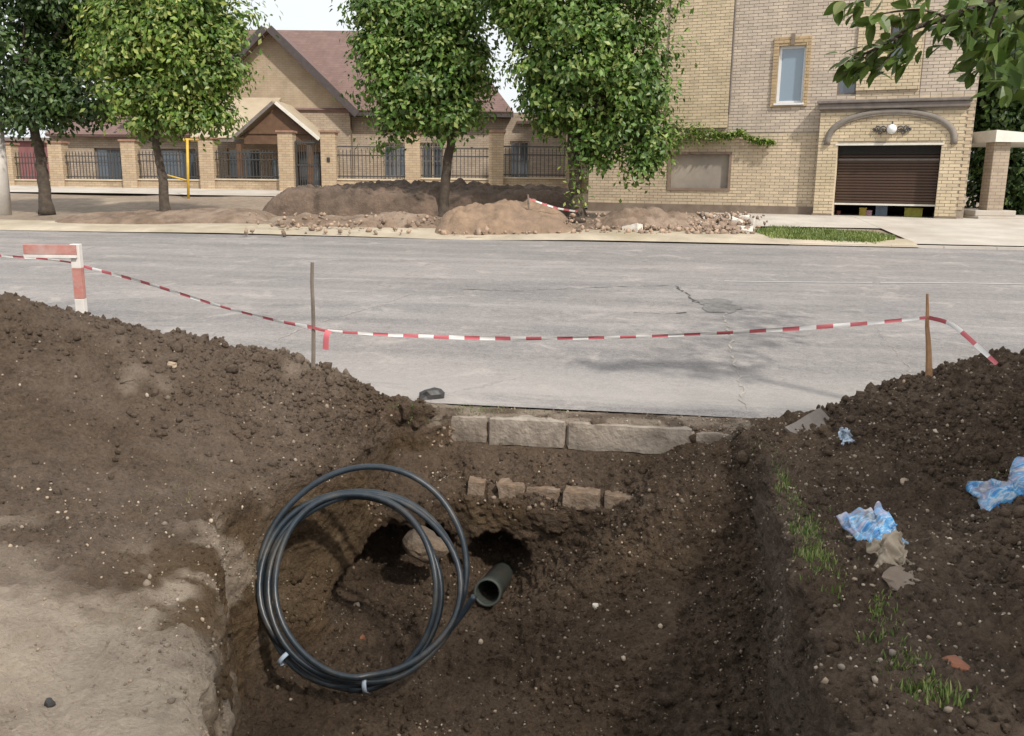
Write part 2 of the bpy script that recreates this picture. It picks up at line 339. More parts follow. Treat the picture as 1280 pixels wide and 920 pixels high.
# ------------------------------------------------------------------ the excavated ground (volume, then surface nets)
XL, XR, YL, YR, ZL, ZR, hs = -5.0, 5.2, .9, 7.9, -1.75, 1.75, .025
cps = []
def cp(u, v, Y): p = at(u, v, Y); cps.append((p.x, p.y, p.z))
for a in [(0, 379, 5.3), (60, 390, 5.5), (105, 401, 5.75), (170, 421, 6.0), (230, 427, 6.05), (300, 438, 6.15), (350, 448, 6.2), (400, 464, 6.3), (460, 491, 6.4), (510, 498, 6.45),
          (0, 520, 4.75), (150, 520, 5.1), (280, 520, 5.45), (0, 620, 4.1), (180, 620, 4.45), (320, 560, 5.3),
          (985, 525, 6.25), (1040, 514, 6.15), (1100, 491, 6.0), (1160, 474, 5.85), (1215, 457, 5.65), (1280, 451, 5.5),
          (1100, 560, 5.45), (1200, 560, 5.0), (1280, 620, 4.25), (1180, 640, 4.5)]: cp(*a)
for q in [(-3.0, 2.8, .10), (-2, 3.2, .12), (-1.5, 3.4, .0), (-1.15, 2.5, -.04), (-3.6, 3.6, .3), (-1.66, 4.6, .08), (-1.35, 5.3, .10), (-2.2, 1, .1), (0, 1, .1), (2, 1.2, .1), (-.9, 6.5, .12), (-.3, 6.6, -.03), (.5, 6.5, -.03), (1.3, 6.3, -.02),
          (1.85, 5.4, .04), (1.55, 4.2, .02), (1.3, 3.0, .02), (1.9, 3.0, .12), (2.6, 2.8, .24), (2.2, 4.0, .17), (3.4, 3.6, .5), (4.6, 5.2, 1.0), (4.8, 3, .7), (-4.6, 4.9, 1.1), (-4.8, 3.2, .5), (-4.9, 6.2, .7), (0, -.5, .1), (3, -.5, .1), (-4, -.5, .1), (0, 3, .05), (0, 5, .05)]: cps.append(q)
for i in range(10):                                    # the heap falls away behind its crest
    a, b, c = cps[i]; cps.append((a*1.08, b+.75, max(.05, c-.30)))
for i in range(16, 22):
    a, b, c = cps[i]; cps.append((a*1.08, b+.7, max(.03, c-.25)))
cps = np.array(cps)
def tps_fit(P):
    n = len(P); r = np.hypot(P[:, None, 0]-P[None, :, 0], P[:, None, 1]-P[None, :, 1]); K = np.where(r > 0, r*r*np.log(r+1e-9), 0)+np.eye(n)*.02
    Q = np.c_[np.ones(n), P[:, :2]]; A = np.block([[K, Q], [Q.T, np.zeros((3, 3))]])
    return np.linalg.solve(A, np.r_[P[:, 2], 0, 0, 0])
TW = tps_fit(cps)
def tps(x, y):
    out = TW[-3]+TW[-2]*x+TW[-1]*y
    for i, (a, b, _) in enumerate(cps):
        r = np.sqrt((x-a)**2+(y-b)**2)+1e-9; out = out+TW[i]*r*r*np.log(r)
    return out
def topz(x, y):
    d = dist(x, y); z = tps(x, y)
    fade = 1-sstep(-.52, .35, d); z = np.where(d > -.52, z*fade, z)
    z = np.clip(z, -.05, 1.5); z = np.where((d > -.4) & (d < 0) & (abs(x-.6) < 2.2), np.maximum(z, .0), z); z = np.where(d > -.12, z-.03*sstep(-.02, .12, d), z)
    z = z+vn2(x, y, 1.3)*.05*np.clip(z*3, .1, 1)+vn2(x, y, 3.1, 5)*.022*(1-sstep(-.3, 0., d))
    return z
xs = np.arange(XL, XR, hs); ys = np.arange(YL, YR, hs); zs = np.arange(ZL, ZR, hs)
GX, GY = np.meshgrid(xs, ys, indexing='ij'); TOP = topz(GX, GY).astype(np.float32)
KF = atz(610, 522.5, -.01); KG = atz(867, 537, -.01)           # kerb front line on the pit side
kdir = Vector((KG.x-KF.x, KG.y-KF.y, 0)).normalized(); knrm = Vector((-kdir.y, kdir.x, 0))
def kline(x): return KF.y+(x-KF.x)*kdir.y/kdir.x
left_y = [0, 2.0, 2.5, 3.2, 3.9, 4.5, 4.9, 5.25, 5.7, 7]; left_x = [-.8, -.85, -.97, -1.20, -1.42, -1.60, -1.48, -1.24, -1.04, -.9]
right_y = [0, 2.0, 2.9, 4.0, 5.0, 5.66, 6.3, 7]; right_x = [1.0, 1.05, 1.17, 1.38, 1.58, 1.70, 1.66, 1.6]
ZZ = zs[None, None, :].astype(np.float32)
tip = at(609, 741, 5.80)
V = (ZZ-TOP[:, :, None]).astype(np.float32)
yz = np.stack(np.meshgrid(ys, zs, indexing='ij'), -1).reshape(-1, 2)
nl = vnoise(np.c_[yz, np.zeros(len(yz))], 2.3, 3).reshape(len(ys), len(zs))*.07+vnoise(np.c_[yz*[1.2, .5], np.zeros(len(yz))], 7, 9).reshape(len(ys), len(zs))*.03
nr = vnoise(np.c_[yz, np.ones(len(yz))], 2.0, 13).reshape(len(ys), len(zs))*.06+vnoise(np.c_[yz, np.ones(len(yz))], 7, 19).reshape(len(ys), len(zs))*.025
zl = zs; dep = np.clip(-zl, 0, 2)
DL = (np.interp(ys, left_y, left_x)[:, None]+nl+.05*dep[None, :])[None]-GX[:, :, None]      # <0 inside
DR = GX[:, :, None]-(np.interp(ys, right_y, right_x)[:, None]+nr-.07*dep[None, :])[None]
backoff = np.interp(zl, [-1.8, -1.2, -.95, -.75, -.56, -.50, -.40, -.26, -.22, 0, .3], [.34, .34, .40, .40, .44, .40, .30, .07, -.035, -.035, -.02])
xz = np.stack(np.meshgrid(xs, zs, indexing='ij'), -1).reshape(-1, 2)
nb = vnoise(np.c_[xz, np.full(len(xz), 2.)], 2.6, 23).reshape(len(xs), len(zs))*.06+vnoise(np.c_[xz, np.ones(len(xz))], 8, 29).reshape(len(xs), len(zs))*.025
nb = nb*sstep(-.2, -.32, zl)[None, :]
leftcorner = sstep(-.42, -.75, xs)*.34+sstep(-.9, -1.3, xs)*.1                           # soil in front of the kerb's left end
kl = kline(xs)
DBk = GY[:, :, None]-((kl-leftcorner)[:, None]-backoff[None, :]+nb)[:, None, :]
DN = 2.0-GY[:, :, None]
ox, oy = GX, GY
FLO = -1.12+.0*GX
FLO = np.maximum(FLO, .0-.62*np.hypot((GX-1.62)*.80, (GY-6.15)*.88)+vn2(GX, GY, 2.1, 41)*.10)
FLO = np.maximum(FLO, -1.12+.45*sstep(.9, .0, np.hypot(GX-1.25, GY-3.4))*.6)
FLO = np.maximum(FLO, -1.12+.10*sstep(5.1, 5.9, GY)); FLO = np.minimum(FLO, -1.19+np.clip(np.hypot(GX-tip.x, GY-tip.y)-.30, 0, 9)*1.0)
FLO = FLO+vn2(GX, GY, 1.7, 51)*.05+vn2(GX, GY, 4.5, 61)*.025
DFl = FLO[:, :, None]-ZZ
def smax(a, b, k):
    h_ = np.clip(.5+.5*(a-b)/k, 0, 1); return b*(1-h_)+a*h_+k*h_*(1-h_)
carve = smax(smax(DL, DR, .06), smax(DBk, DN, .02), .08).astype(np.float32)
carve = smax(carve, DFl.astype(np.float32), .10)
def ell(c, r):
    k = np.sqrt(((GX[:, :, None]-c[0])/r[0])**2+((GY[:, :, None]-c[1])/r[1])**2+((ZZ-c[2])/r[2])**2); return ((k-1)*min(r)).astype(np.float32)
cv1 = at(500, 706, 5.9); cv1b = at(448, 722, 5.75); cv2 = at(622, 712, 6.05)
carve = np.minimum(carve, ell(cv1, (.44, .80, .27))); carve = np.minimum(carve, ell(cv1b, (.30, .65, .20)))
carve = np.minimum(carve, ell(cv2, (.27, .85, .24))); carve = np.minimum(carve, ell(at(560, 730, 5.95), (.2, .4, .13)))
KK = (.035+.17*sstep(-.6, -1.1, GX)*(.75+.6*vn2(GX, GY, 1.9, 77)))[:, :, None].astype(np.float32)
V = smax(V, -carve, KK).astype(np.float32)
del carve, DL, DR, DBk, DFl
def surface_nets(V, o, h):
    S = V < 0; nx, ny, nz = V.shape
    cnt = np.zeros((nx-1, ny-1, nz-1), np.int8)
    for a in (0, 1):
        for b in (0, 1):
            for c in (0, 1): cnt += S[a:nx-1+a, b:ny-1+b, c:nz-1+c]
    act = (cnt > 0) & (cnt < 8); I = np.argwhere(act); idx = np.full(act.shape, -1, np.int32); idx[act] = np.arange(len(I))
    cor = [(a, b, c) for a in (0, 1) for b in (0, 1) for c in (0, 1)]
    val = {c: V[I[:, 0]+c[0], I[:, 1]+c[1], I[:, 2]+c[2]] for c in cor}
    acc = np.zeros((len(I), 3)); num = np.zeros(len(I))
    for c in cor:
        for ax in range(3):
            if c[ax] == 0:
                d = list(c); d[ax] = 1; d = tuple(d); va, vb = val[c], val[d]; m = (va < 0) != (vb < 0)
                t = np.where(m, va/(va-vb+1e-12), 0); p = np.array(c, float)[None]+np.zeros((len(I), 3)); p[:, ax] += t
                acc += p*m[:, None]; num += m
    P = (I+acc/num[:, None])*h+np.array(o)
    Q = []
    for ax in range(3):
        sl0 = [slice(None)]*3; sl1 = [slice(None)]*3; sl0[ax] = slice(0, -1); sl1[ax] = slice(1, None)
        ch = S[tuple(sl0)] != S[tuple(sl1)]; E = np.argwhere(ch); b, c = [(1, 2), (2, 0), (0, 1)][ax]
        ok = (E[:, b] > 0) & (E[:, c] > 0) & (E[:, b] < V.shape[b]-1) & (E[:, c] < V.shape[c]-1); E = E[ok]
        def g(db, dc):
            e = E.copy(); e[:, b] += db; e[:, c] += dc; return idx[e[:, 0], e[:, 1], e[:, 2]]
        q = np.stack([g(-1, -1), g(0, -1), g(0, 0), g(-1, 0)], 1)
        fl = ~S[E[:, 0], E[:, 1], E[:, 2]]; q[fl] = q[fl][:, ::-1]; Q.append(q)
    return P, np.concatenate(Q)
P, Q = surface_nets(V, (XL, YL, ZL), hs); del V
keep = (P[Q].min(1)[:, 2] > ZL+.1) if False else np.ones(len(Q), bool)
me0 = np_mesh('tmp', P, Q[keep]); ot = link('tmp', me0); md = ot.modifiers.new('s', 'SUBSURF'); md.levels = 1; md.subdivision_type = 'CATMULL_CLARK'
dg = bpy.context.evaluated_depsgraph_get(); me1 = bpy.data.meshes.new_from_object(ot.evaluated_get(dg)); bpy.data.objects.remove(ot)
n = len(me1.vertices); co = np.empty(n*3, np.float32); me1.vertices.foreach_get('co', co); co = co.reshape(-1, 3).astype(float)
no = np.empty(n*3, np.float32); me1.vertices.foreach_get('normal', no); no = no.reshape(-1, 3)
dd = dist(co[:, 0], co[:, 1]); tz = tps(co[:, 0], co[:, 1])
n3 = vnoise(co, 1.9, 71)
sand = sstep(3.62, 3.2, co[:, 1]+n3*.38+vnoise(co, 4, 5)*.22+vnoise(co, 13, 6)*.12+(co[:, 0]+1.6)*.16)*sstep(-.35, -.1, co[:, 2])*(co[:, 0] < 0)
sand = np.maximum(sand, .0)
below = sstep(-.02, -.2, co[:, 2])
inl = sstep(-.2, -.9, co[:, 0])
clay = below*np.clip(inl*sstep(-1.15, -.95, co[:, 2])*1.1*(1-abs(no[:, 2])), 0, 1)*sstep(-.5, .25, vnoise(co*[1, 1, .45], 3.0, 81)+.1)
clay = np.maximum(clay, sstep(-.45, -.55, co[:, 2])*sstep(-1.15, -.9, co[:, 2])*(1-np.abs(no[:, 2]))*.8*sstep(-.3, .3, vnoise(co, 2.4, 85))*(co[:, 1] > 5.2))
wl_m = sstep(.12, -.0, co[:, 2])*sstep(-1.15, -.5, co[:, 2])*(co[:, 0] < -.7)*sstep(5.2, 4.2, co[:, 1]); clay = np.maximum(clay, .9*wl_m); sand = np.maximum(sand, .75*wl_m*sstep(-.25, .35, vnoise(co, 3.5, 87)+.5*vnoise(co, 11, 88)))
dry = sstep(-.7, -1.6, co[:, 0])*sstep(-.1, .0, co[:, 2])*(.75+.35*n3)+.18+.20*(co[:, 0] > .9)*sstep(-.1, .05, co[:, 2])*(1+.8*n3)+.10*sstep(-.2, .4, vnoise(co, 1.5, 301))
dry = np.maximum(dry, (.42+.25*n3)*(co[:, 0] > 1.0)*(co[:, 0] < 1.9)*sstep(-.15, 0, co[:, 2])*sstep(6.1, 5.3, co[:, 1]))
dry = np.maximum(dry, .45*(co[:, 2] < 0)*(co[:, 2] > -.55)*(co[:, 1] > 5.7)*(co[:, 0] < 1.0))
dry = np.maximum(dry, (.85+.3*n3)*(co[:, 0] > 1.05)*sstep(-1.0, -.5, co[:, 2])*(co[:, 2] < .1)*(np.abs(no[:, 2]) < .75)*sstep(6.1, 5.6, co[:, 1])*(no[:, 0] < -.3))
strip = sstep(-.55, -.42, dd)*(np.abs(co[:, 0]-.5) < 1.3)*(co[:, 2] > -.06)
dry = np.maximum(dry, strip); dry = dry*(.72+.5*sstep(-.5, .5, vnoise(co, 3.3, 201)+.5*vnoise(co, 9, 203)))
sand = np.maximum(sand, strip*.45*sstep(-.3, .4, vnoise(co, 7, 205))); sand = np.maximum(sand, .35*sstep(.25, .6, vnoise(co, 1.4, 207)+.4*vnoise(co, 6, 209))*(co[:, 0] < -1.2)*(co[:, 2] > 0))
dry = np.clip(dry, 0, 1)
amp = np.ones(n)*(1-.25*sand)*np.where((co[:, 0] < -1.) & (co[:, 2] > -.1), .62+.6*sstep(-1.7, -1.0, dd), 1.); amp *= np.where((co[:, 2] < -.05) & (np.abs(no[:, 2]) < .4), .6, 1.); amp *= np.where((co[:, 0] > 1) & (co[:, 2] > 0), 1.1, 1)
disp = vnoise(co, 5.0, 1)*.024+(1-np.abs(vnoise(co, 11., 2))*2)*.018+np.abs(vnoise(co, 21., 3))*.026+vnoise(co, 40., 4)*.015+vnoise(co, 75., 14)*.008
disp = disp+(vnoise(co, 2.6, 31)*.06+np.clip(vnoise(co, 7., 33)-.15, 0, 1)*.07+vnoise(co, 16, 35)*.014)*np.clip(sand*1.2, 0, 1)*(co[:, 0] < -.7)
disp = disp+np.clip(vnoise(co, 13., 9)-.45, 0, 1)*.09*(1-sand)*(co[:, 2] > -.1)
disp *= amp*(1-sstep(-.30, -.05, dd)*.9)
nearkerb = (co[:, 1] > kline(co[:, 0])-.05) & (co[:, 2] > -.3) & (co[:, 0] > -.5) & (co[:, 0] < 1.7); disp *= np.where(nearkerb, .15, 1)
co2 = co+no*disp[:, None]
me1.vertices.foreach_set('co', co2.astype(np.float32).ravel())
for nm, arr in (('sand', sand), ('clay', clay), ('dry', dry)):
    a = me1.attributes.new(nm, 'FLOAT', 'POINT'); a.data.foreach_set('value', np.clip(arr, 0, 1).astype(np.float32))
me1.polygons.foreach_set('use_smooth', np.ones(len(me1.polygons), bool)); me1.materials.clear(); me1.update()
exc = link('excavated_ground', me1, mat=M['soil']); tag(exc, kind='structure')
print('terrain', len(me1.polygons), time.time()-T0)

# big ground sheet
def grid_sheet(name, xs_, ys_, zf, mat, frame=None):
    X, Y = np.meshgrid(xs_, ys_, indexing='ij'); Z = zf(X, Y); nx, ny = X.shape
    Vt = np.stack([X, Y, Z], -1).reshape(-1, 3); i = np.arange(nx*ny).reshape(nx, ny)
    Fq = np.stack([i[:-1, :-1], i[1:, :-1], i[1:, 1:], i[:-1, 1:]], -1).reshape(-1, 4)
    o = link(name, np_mesh(name, Vt, Fq, True), mat=mat); return o
def sheet_z(X, Y):
    d = dist(X, Y); z = gz(X, Y); inside = (X > XL+.05) & (X < XR-.1) & (Y > YL+.05) & (Y < YR-.15)
    z = np.where((d > -.2) & (d < 12.03), z-.08, z)
    z = np.where(d <= -.2, topz(np.clip(X, XL, XR), np.clip(Y, YL, YR))*np.exp(-(np.maximum(0, np.abs(X)-5)+np.maximum(0, .9-Y))*.5)-.01, z)
    z = np.where(inside, -2.2, z)
    z = z+vn2(X, Y, 1.1, 7)*np.where(X > 2, .012, .04)*(d > 12.4)-.01*(d > 12.2)
    return z
gx = np.unique(np.r_[np.linspace(-900, -60, 12), np.linspace(-60, -14, 24), np.arange(-14, 16, .25), np.linspace(16, 60, 24), np.linspace(60, 900, 12)])
gy = np.unique(np.r_[np.linspace(-300, -10, 8), np.linspace(-10, 0, 12), np.arange(0, 36, .25), np.linspace(36, 80, 20), np.linspace(80, 2500, 14)])
tag(grid_sheet('ground', gx, gy, sheet_z, M['verge']), kind='structure')
# road, laid in its own frame
def road_sheet(name, s0, s1, d0, d1, dz, mat, ds=.5, und=.012):
    s_ = np.linspace(s0, s1, int((s1-s0)/ds)+2); d_ = np.linspace(d0, d1, max(2, int((d1-d0)/.3)+1))
    X, Y = np.meshgrid(s_, d_, indexing='ij')
    wx = SX*X+NX*(Y+D0); wy = SY*X+NY*(Y+D0)
    Z = np.where(Y <= 12.05, .55*np.clip(Y, 0, 12)/12, farz(wx, wy))+dz+vn2(X, Y, .35, 3)*und
    nx, ny = X.shape; i = np.arange(nx*ny).reshape(nx, ny)
    Fq = np.stack([i[:-1, :-1], i[1:, :-1], i[1:, 1:], i[:-1, 1:]], -1).reshape(-1, 4)
    o = link(name, np_mesh(name, np.stack([X, Y, Z], -1).reshape(-1, 3), Fq, True), mat=mat)
    o.location = (NX*D0, NY*D0, 0); o.rotation_euler = (0, 0, TH); return o
road = tag(road_sheet('road', -80, 80, 0, 12.0, .012, M['road']), kind='structure')
def sd(u, v):                                        # pixel -> road coordinates
    d = ray(u, v); t = (-H)/(d.z-.55/12*(NX*d.x+NY*d.y)); k = .55/12
    # solve H+t dz = k*(n.p t - D0)
    t = (H+k*D0)/(k*(NX*d.x+NY*d.y)-d.z); x, y = d.x*t, d.y*t
    return SX*x+SY*y, dist(x, y)
def roadpt(s, d, dz): return Vector((s, d, .55*d/12+dz+.012+float(vn2(np.array([s]), np.array([d]), .35, 3)[0])*.012))
def crack(name, pts, w_, mat, dz=.005):
    sp = [Vector(sd(u, v)) for u, v in pts]; P_ = []
    for a, b in zip(sp, sp[1:]):
        k = max(2, int((b-a).length/.07))
        for i in range(k): P_.append(a.lerp(b, i/k)+Vector((rnd.uniform(-.03, .03), rnd.uniform(-.03, .03))))
    mb = MB(); vs = []; fs = []
    for i, p in enumerate(P_):
        a = P_[max(0, i-1)]; b = P_[min(len(P_)-1, i+1)]; t = (b-a); t = t.normalized() if t.length > 0 else Vector((1, 0)); nn = Vector((-t.y, t.x))
        ww = w_*rnd.uniform(.1, 1)**1.5*.42; 
        for s_ in (-1, 1): q = p+nn*ww*s_; vs.append(roadpt(q.x, q.y, dz))
        if i: fs.append((2*i-2, 2*i-1, 2*i+1, 2*i))
    mb.add(vs, fs); return mb.build(name, mat, road)
M['crack'] = simple('crack_dark', (.07, .064, .06), .95, .3, 20); M['crackpale'] = simple('crack_filled', (.33, .30, .265), .95, .2, 20)
M['line'] = simple('worn_line', (.40, .385, .37), .8, .12, 4); M['patch'] = simple('asphalt_patch', (.185, .175, .165), .95, .3, 12, 1, .02)
crack('crack', [(845, 358), (858, 368), (868, 378), (890, 384)], .06, M['crack']); crack('crack', [(905, 388), (912, 420), (918, 455), (928, 490), (930, 520)], .035, M['crackpale'])
crack('crack', [(1085, 395), (1105, 425), (1130, 455), (1140, 480)], .02, M['crackpale']); crack('crack', [(790, 392), (830, 394), (862, 392)], .05, M['crack'])
crack('crack', [(340, 430), (400, 405), (470, 385), (520, 368)], .035, M['crackpale']); crack('crack', [(560, 362), (640, 366), (760, 360), (840, 358)], .035, M['crack'])
def patch(name, poly, mat, dz):
    c = [Vector(sd(u, v)) for u, v in poly]; P_ = []
    for a, b in zip(c, c[1:]+c[:1]):
        for i in range(6): P_.append(a.lerp(b, i/6)+Vector((rnd.uniform(-.05, .05), rnd.uniform(-.05, .05))))
    ce = sum(c, Vector((0, 0)))/len(c); mb = MB(); nn = len(P_)
    mb.add([roadpt(p.x, p.y, dz) for p in P_]+[roadpt(ce.x, ce.y, dz)], [(i, (i+1) % nn, nn) for i in range(nn)]); return mb.build(name, mat, road)
patch('pothole_patch', [(872, 376), (905, 374), (926, 386), (912, 393), (884, 391)], M['patch'], .006)
for a, b in ((905, 1090), (1100, 1300)):
    s0, d0 = sd(a, 352+(a-905)*.013); s1, d1 = sd(b, 352+(b-905)*.013); mb = MB(); k = 10
    mb.add([roadpt(lerp(s0, s1, i/k), lerp(d0, d1, i/k)+o, .006) for i in range(k+1) for o in (-.035, .035)], [(2*i, 2*i+2, 2*i+3, 2*i+1) for i in range(k)]); mb.build('lane_line', M['line'], road)
def ghit(u, v, lo=8., hi=60., dz=0.):
    d = ray(u, v)
    for _ in range(40):
        m_ = (lo+hi)/2; z = H+d.z*m_/d.y; g = float(gz(d.x*m_/d.y, m_))+dz
        if z > g: lo = m_
        else: hi = m_
    return Vector((d.x*lo/d.y, lo, H+d.z*lo/d.y))
# far-side low kerb, pale verge, pavements
def fkerb(s0, s1, dz=.09):
    mb = MB(); n_ = 40
    for i in range(n_):
        a, b = lerp(s0, s1, i/n_), lerp(s0, s1, (i+1)/n_)-.01; mb.box(a, b, 12.0, 12.16, .45, .562+dz)
    o = mb.build('far_kerb', M['pavement']); o.location = (NX*D0, NY*D0, 0); o.rotation_euler = (0, 0, TH); tag(o, kind='structure')
fkerb(3, 43, .05)
M['sandy'] = simple('sandy_verge', (.42, .36, .275), .95, .25, 1.3, .7, .03, dirt=(.30, .25, .16))
tag(road_sheet('sandy_verge', -60, 3, 11.9, 13.4, .03, M['sandy'], und=.05), kind='structure')
ga = ghit(1040, 283); gb = ghit(1122, 296); gl_ = ghit(880, 276)
def sdw(p): return SX*p.x+SY*p.y, dist(p.x, p.y)
print('pav', sdw(ga), sdw(gb), sdw(gl_))
s_l = sdw(gl_)[0]; s_r = sdw(gb)[0]; d_m = sdw(ga)[1]-.5
tag(road_sheet('garage_pavement', s_l, s_r, d_m, 22, .022, M['pavement'], und=.01), kind='structure')
tag(road_sheet('driveway', s_r, 45, 12.17, 22, .025, M['pavement'], und=.01), kind='structure')
tag(road_sheet('sandy_verge_strip', 3, s_r, 11.95, 12.9, .03, M['sandy'], und=.03), kind='structure')
tag(road_sheet('fence_pavement', -60, 1.0, 22.0, 26.3, .05, M['pavement'], und=.02), kind='structure')

exec_time = time.time()-T0; print('ground', exec_time)
# ------------------------------------------------------------------ kerb stones and buried bricks at the pit
krb = empty('kerb', (KF.x, KF.y, 0), 'row of old concrete kerb stones exposed along the back edge of the pit', 'kerb', rz=math.atan2(kdir.y, kdir.x))
def kx(u, v): p = atz(u, v, -.01); return (Vector((p.x, p.y, 0))-Vector((KF.x, KF.y, 0))).dot(kdir)
def rough_block(x0, x1, y0, y1, z0, z1, amp_, res=.03, seed=0, crown=.0):
    nx, ny, nz = [max(2, int(round((b-a)/res))) for a, b in ((x0, x1), (y0, y1), (z0, z1))]
    mb = MB(); pts = {}; 
    def vid(i, j, k):
        if (i, j, k) not in pts:
            p = [lerp(x0, x1, i/nx), lerp(y0, y1, j/ny), lerp(z0, z1, k/nz)]; pts[(i, j, k)] = len(mb.v); mb.v.append(p)
        return pts[(i, j, k)]
    for i in range(nx):
        for j in range(ny):
            mb.f.append([vid(i, j, 0), vid(i, j+1, 0), vid(i+1, j+1, 0), vid(i+1, j, 0)]); mb.f.append([vid(i, j, nz), vid(i+1, j, nz), vid(i+1, j+1, nz), vid(i, j+1, nz)])
    for i in range(nx):
        for k in range(nz):
            mb.f.append([vid(i, 0, k), vid(i+1, 0, k), vid(i+1, 0, k+1), vid(i, 0, k+1)]); mb.f.append([vid(i, ny, k), vid(i, ny, k+1), vid(i+1, ny, k+1), vid(i+1, ny, k)])
    for j in range(ny):
        for k in range(nz):
            mb.f.append([vid(0, j, k), vid(0, j, k+1), vid(0, j+1, k+1), vid(0, j+1, k)]); mb.f.append([vid(nx, j, k), vid(nx, j+1, k), vid(nx, j+1, k+1), vid(nx, j, k+1)])
    p = np.array(mb.v); c = np.array([(x0+x1)/2, (y0+y1)/2, (z0+z1)/2]); hd = np.array([x1-x0, y1-y0, z1-z0])/2
    q = (p-c)/hd; e = np.sort(np.abs(q), 1)[:, 1]; p = c+(p-c)*(1-.045*np.clip(e-.85, 0, .15)[:, None]/.15)
    s = seed*3.1
    p = p+np.stack([vnoise(p, 6, s+i)*amp_+vnoise(p, 22, s+i)*amp_*.5 for i in range(3)], 1); mb.v = [tuple(a) for a in p]; mb.mi = [0]*len(mb.f); return mb
for i, (ua, ub, dy, dz, am) in enumerate([(556, 608, .01, .0, .012), (610, 706, .0, .0, .012), (708, 868, .0, .0, .008), (870, 945, -.005, -.02, .010)]):
    va, vb = 522.5+(ua-610)*.0564, 522.5+(ub-610)*.0564
    rough_block(kx(ua, va), kx(ub, vb), dy, dy+.17, -.225+dz, -.012+dz, am, seed=i+1).build('kerb_stone', M['kerb'], krb, smooth=False)
p0 = at(622, 618, 6.08); bc = empty('buried_brick_course', (0, 0, 0), 'broken row of old bricks sticking out of the pit wall under the kerb', 'brick course')
for i, (u0, u1, v0, v1, dy) in enumerate([(584, 606, 601, 622, .03), (622, 655, 606, 628, .02), (658, 700, 610, 634, .03), (704, 750, 613, 638, -.03), (754, 796, 619, 642, -.02), (799, 822, 623, 643, .03)]):
    Y = kline(at((u0+u1)/2, v0, 6.15).x)-.405+dy; a = at(u0, v0, Y); b = at(u1, v1, Y)
    mb = rough_block(0, b.x-a.x, 0, .14, -abs(a.z-b.z)*.9, 0, .012, .022, i+5); o = mb.build('brick', M['oldbrick'], bc); o.location = (a.x, Y, a.z); o.rotation_euler = (0, rnd.uniform(-.03, .05), TH)
# pale concrete lump in the wall above the hollow
def blob(name, c, r, mat, seed=0, amp_=.18, sub=3, parent=None, rot=(0, 0, 0), fr=2.2):
    import bmesh
    bm = bmesh.new(); bmesh.ops.create_icosphere(bm, subdivisions=sub, radius=1); p = np.array([v.co[:] for v in bm.verts])
    d = 1+vnoise(p, fr*.6, seed*1.7)*amp_*1.6+vnoise(p, fr*2, seed*2.3)*amp_*.5+vnoise(p, fr*5, seed)*amp_*.2
    p = p*d[:, None]; p = np.sign(p)*np.abs(p)**.8*np.array(r)
    for v, q in zip(bm.verts, p): v.co = q
    me = bpy.data.meshes.new(name); bm.to_mesh(me); bm.free(); o = link(name, me, parent, mat); o.location = c; o.rotation_euler = rot; return o
tag(blob('concrete_lump', at(531, 680, 5.96), (.17, .13, .10), M['lump'], 3, rot=(0, .45, .2)), 'pale rounded lump of old concrete jutting from the wall above the hollow', 'concrete lump')
# grey pipe from the tunnel
tip = at(609, 741, 5.80); endp = at(640, 703, 6.9); mb = MB(); ax_ = (endp-tip).normalized(); R_ = .094
def ringpts(c, r, n=24):
    u_ = ax_.orthogonal().normalized(); v_ = ax_.cross(u_); return [c+(u_*math.cos(2*math.pi*k/n)+v_*math.sin(2*math.pi*k/n))*r for k in range(n)]
rings = [(endp, R_), (tip+ax_*.10, R_), (tip+ax_*.095, R_*1.07), (tip+ax_*.004, R_*1.07), (tip, R_*1.05), (tip, R_*.92), (tip+ax_*.006, R_*.88), (tip+ax_*.6, R_*.88)]
vs = []; fs = []
for i, (c, r) in enumerate(rings):
    vs += ringpts(c, r)
    if i: fs += [((i-1)*24+k, i*24+k, i*24+(k+1) % 24, (i-1)*24+(k+1) % 24) for k in range(24)]
mb.add(vs, fs); tag(mb.build('drain_pipe', M['pvc'], smooth=True), 'grey green plastic pipe end poking out of the small tunnel in the pit wall', 'pipe')
# black coil
coil = empty('pipe_coil', at(440, 866, 4.40), 'coil of thin black plastic pipe leaning upright inside the pit', 'pipe coil')
ci = coil.location.copy()
CB = at(445, 866, 4.40); CT = at(450, 600, 5.05); cen = (CB+CT)/2; vax = (CT-CB).normalized(); hax = Vector((1, 0, 0)); hax = (hax-vax*hax.dot(vax)).normalized(); nax = hax.cross(vax); print('coil z', CB.z, CT.z, 'h', (CT-CB).length)
def onpl(u, v, off):                                   # pixel onto the coil's leaning plane
    d = ray(u, v); o_ = Vector((0, 0, H)); c = cen-nax*0; nn = hax.cross(vax); t = (c-o_).dot(nn)/d.dot(nn); return o_+d*t+nn*off
loops = [  # cu, cv, rx, ry, tilt, depth
    (450, 731, 127, 118, -6, 0.00), (456, 737, 119, 119, 4, .035), (447, 733, 101, 113, -8, .075), (440, 740, 112, 121, 8, -.03), (456, 729, 128, 139, 10, -.07)]
big = [(330,800),(322,750),(325,700),(345,655),(380,618),(420,597),(462,589),(505,594),(545,620),(572,660),(582,705),(577,750),(560,785)]
mb = MB(); path = []
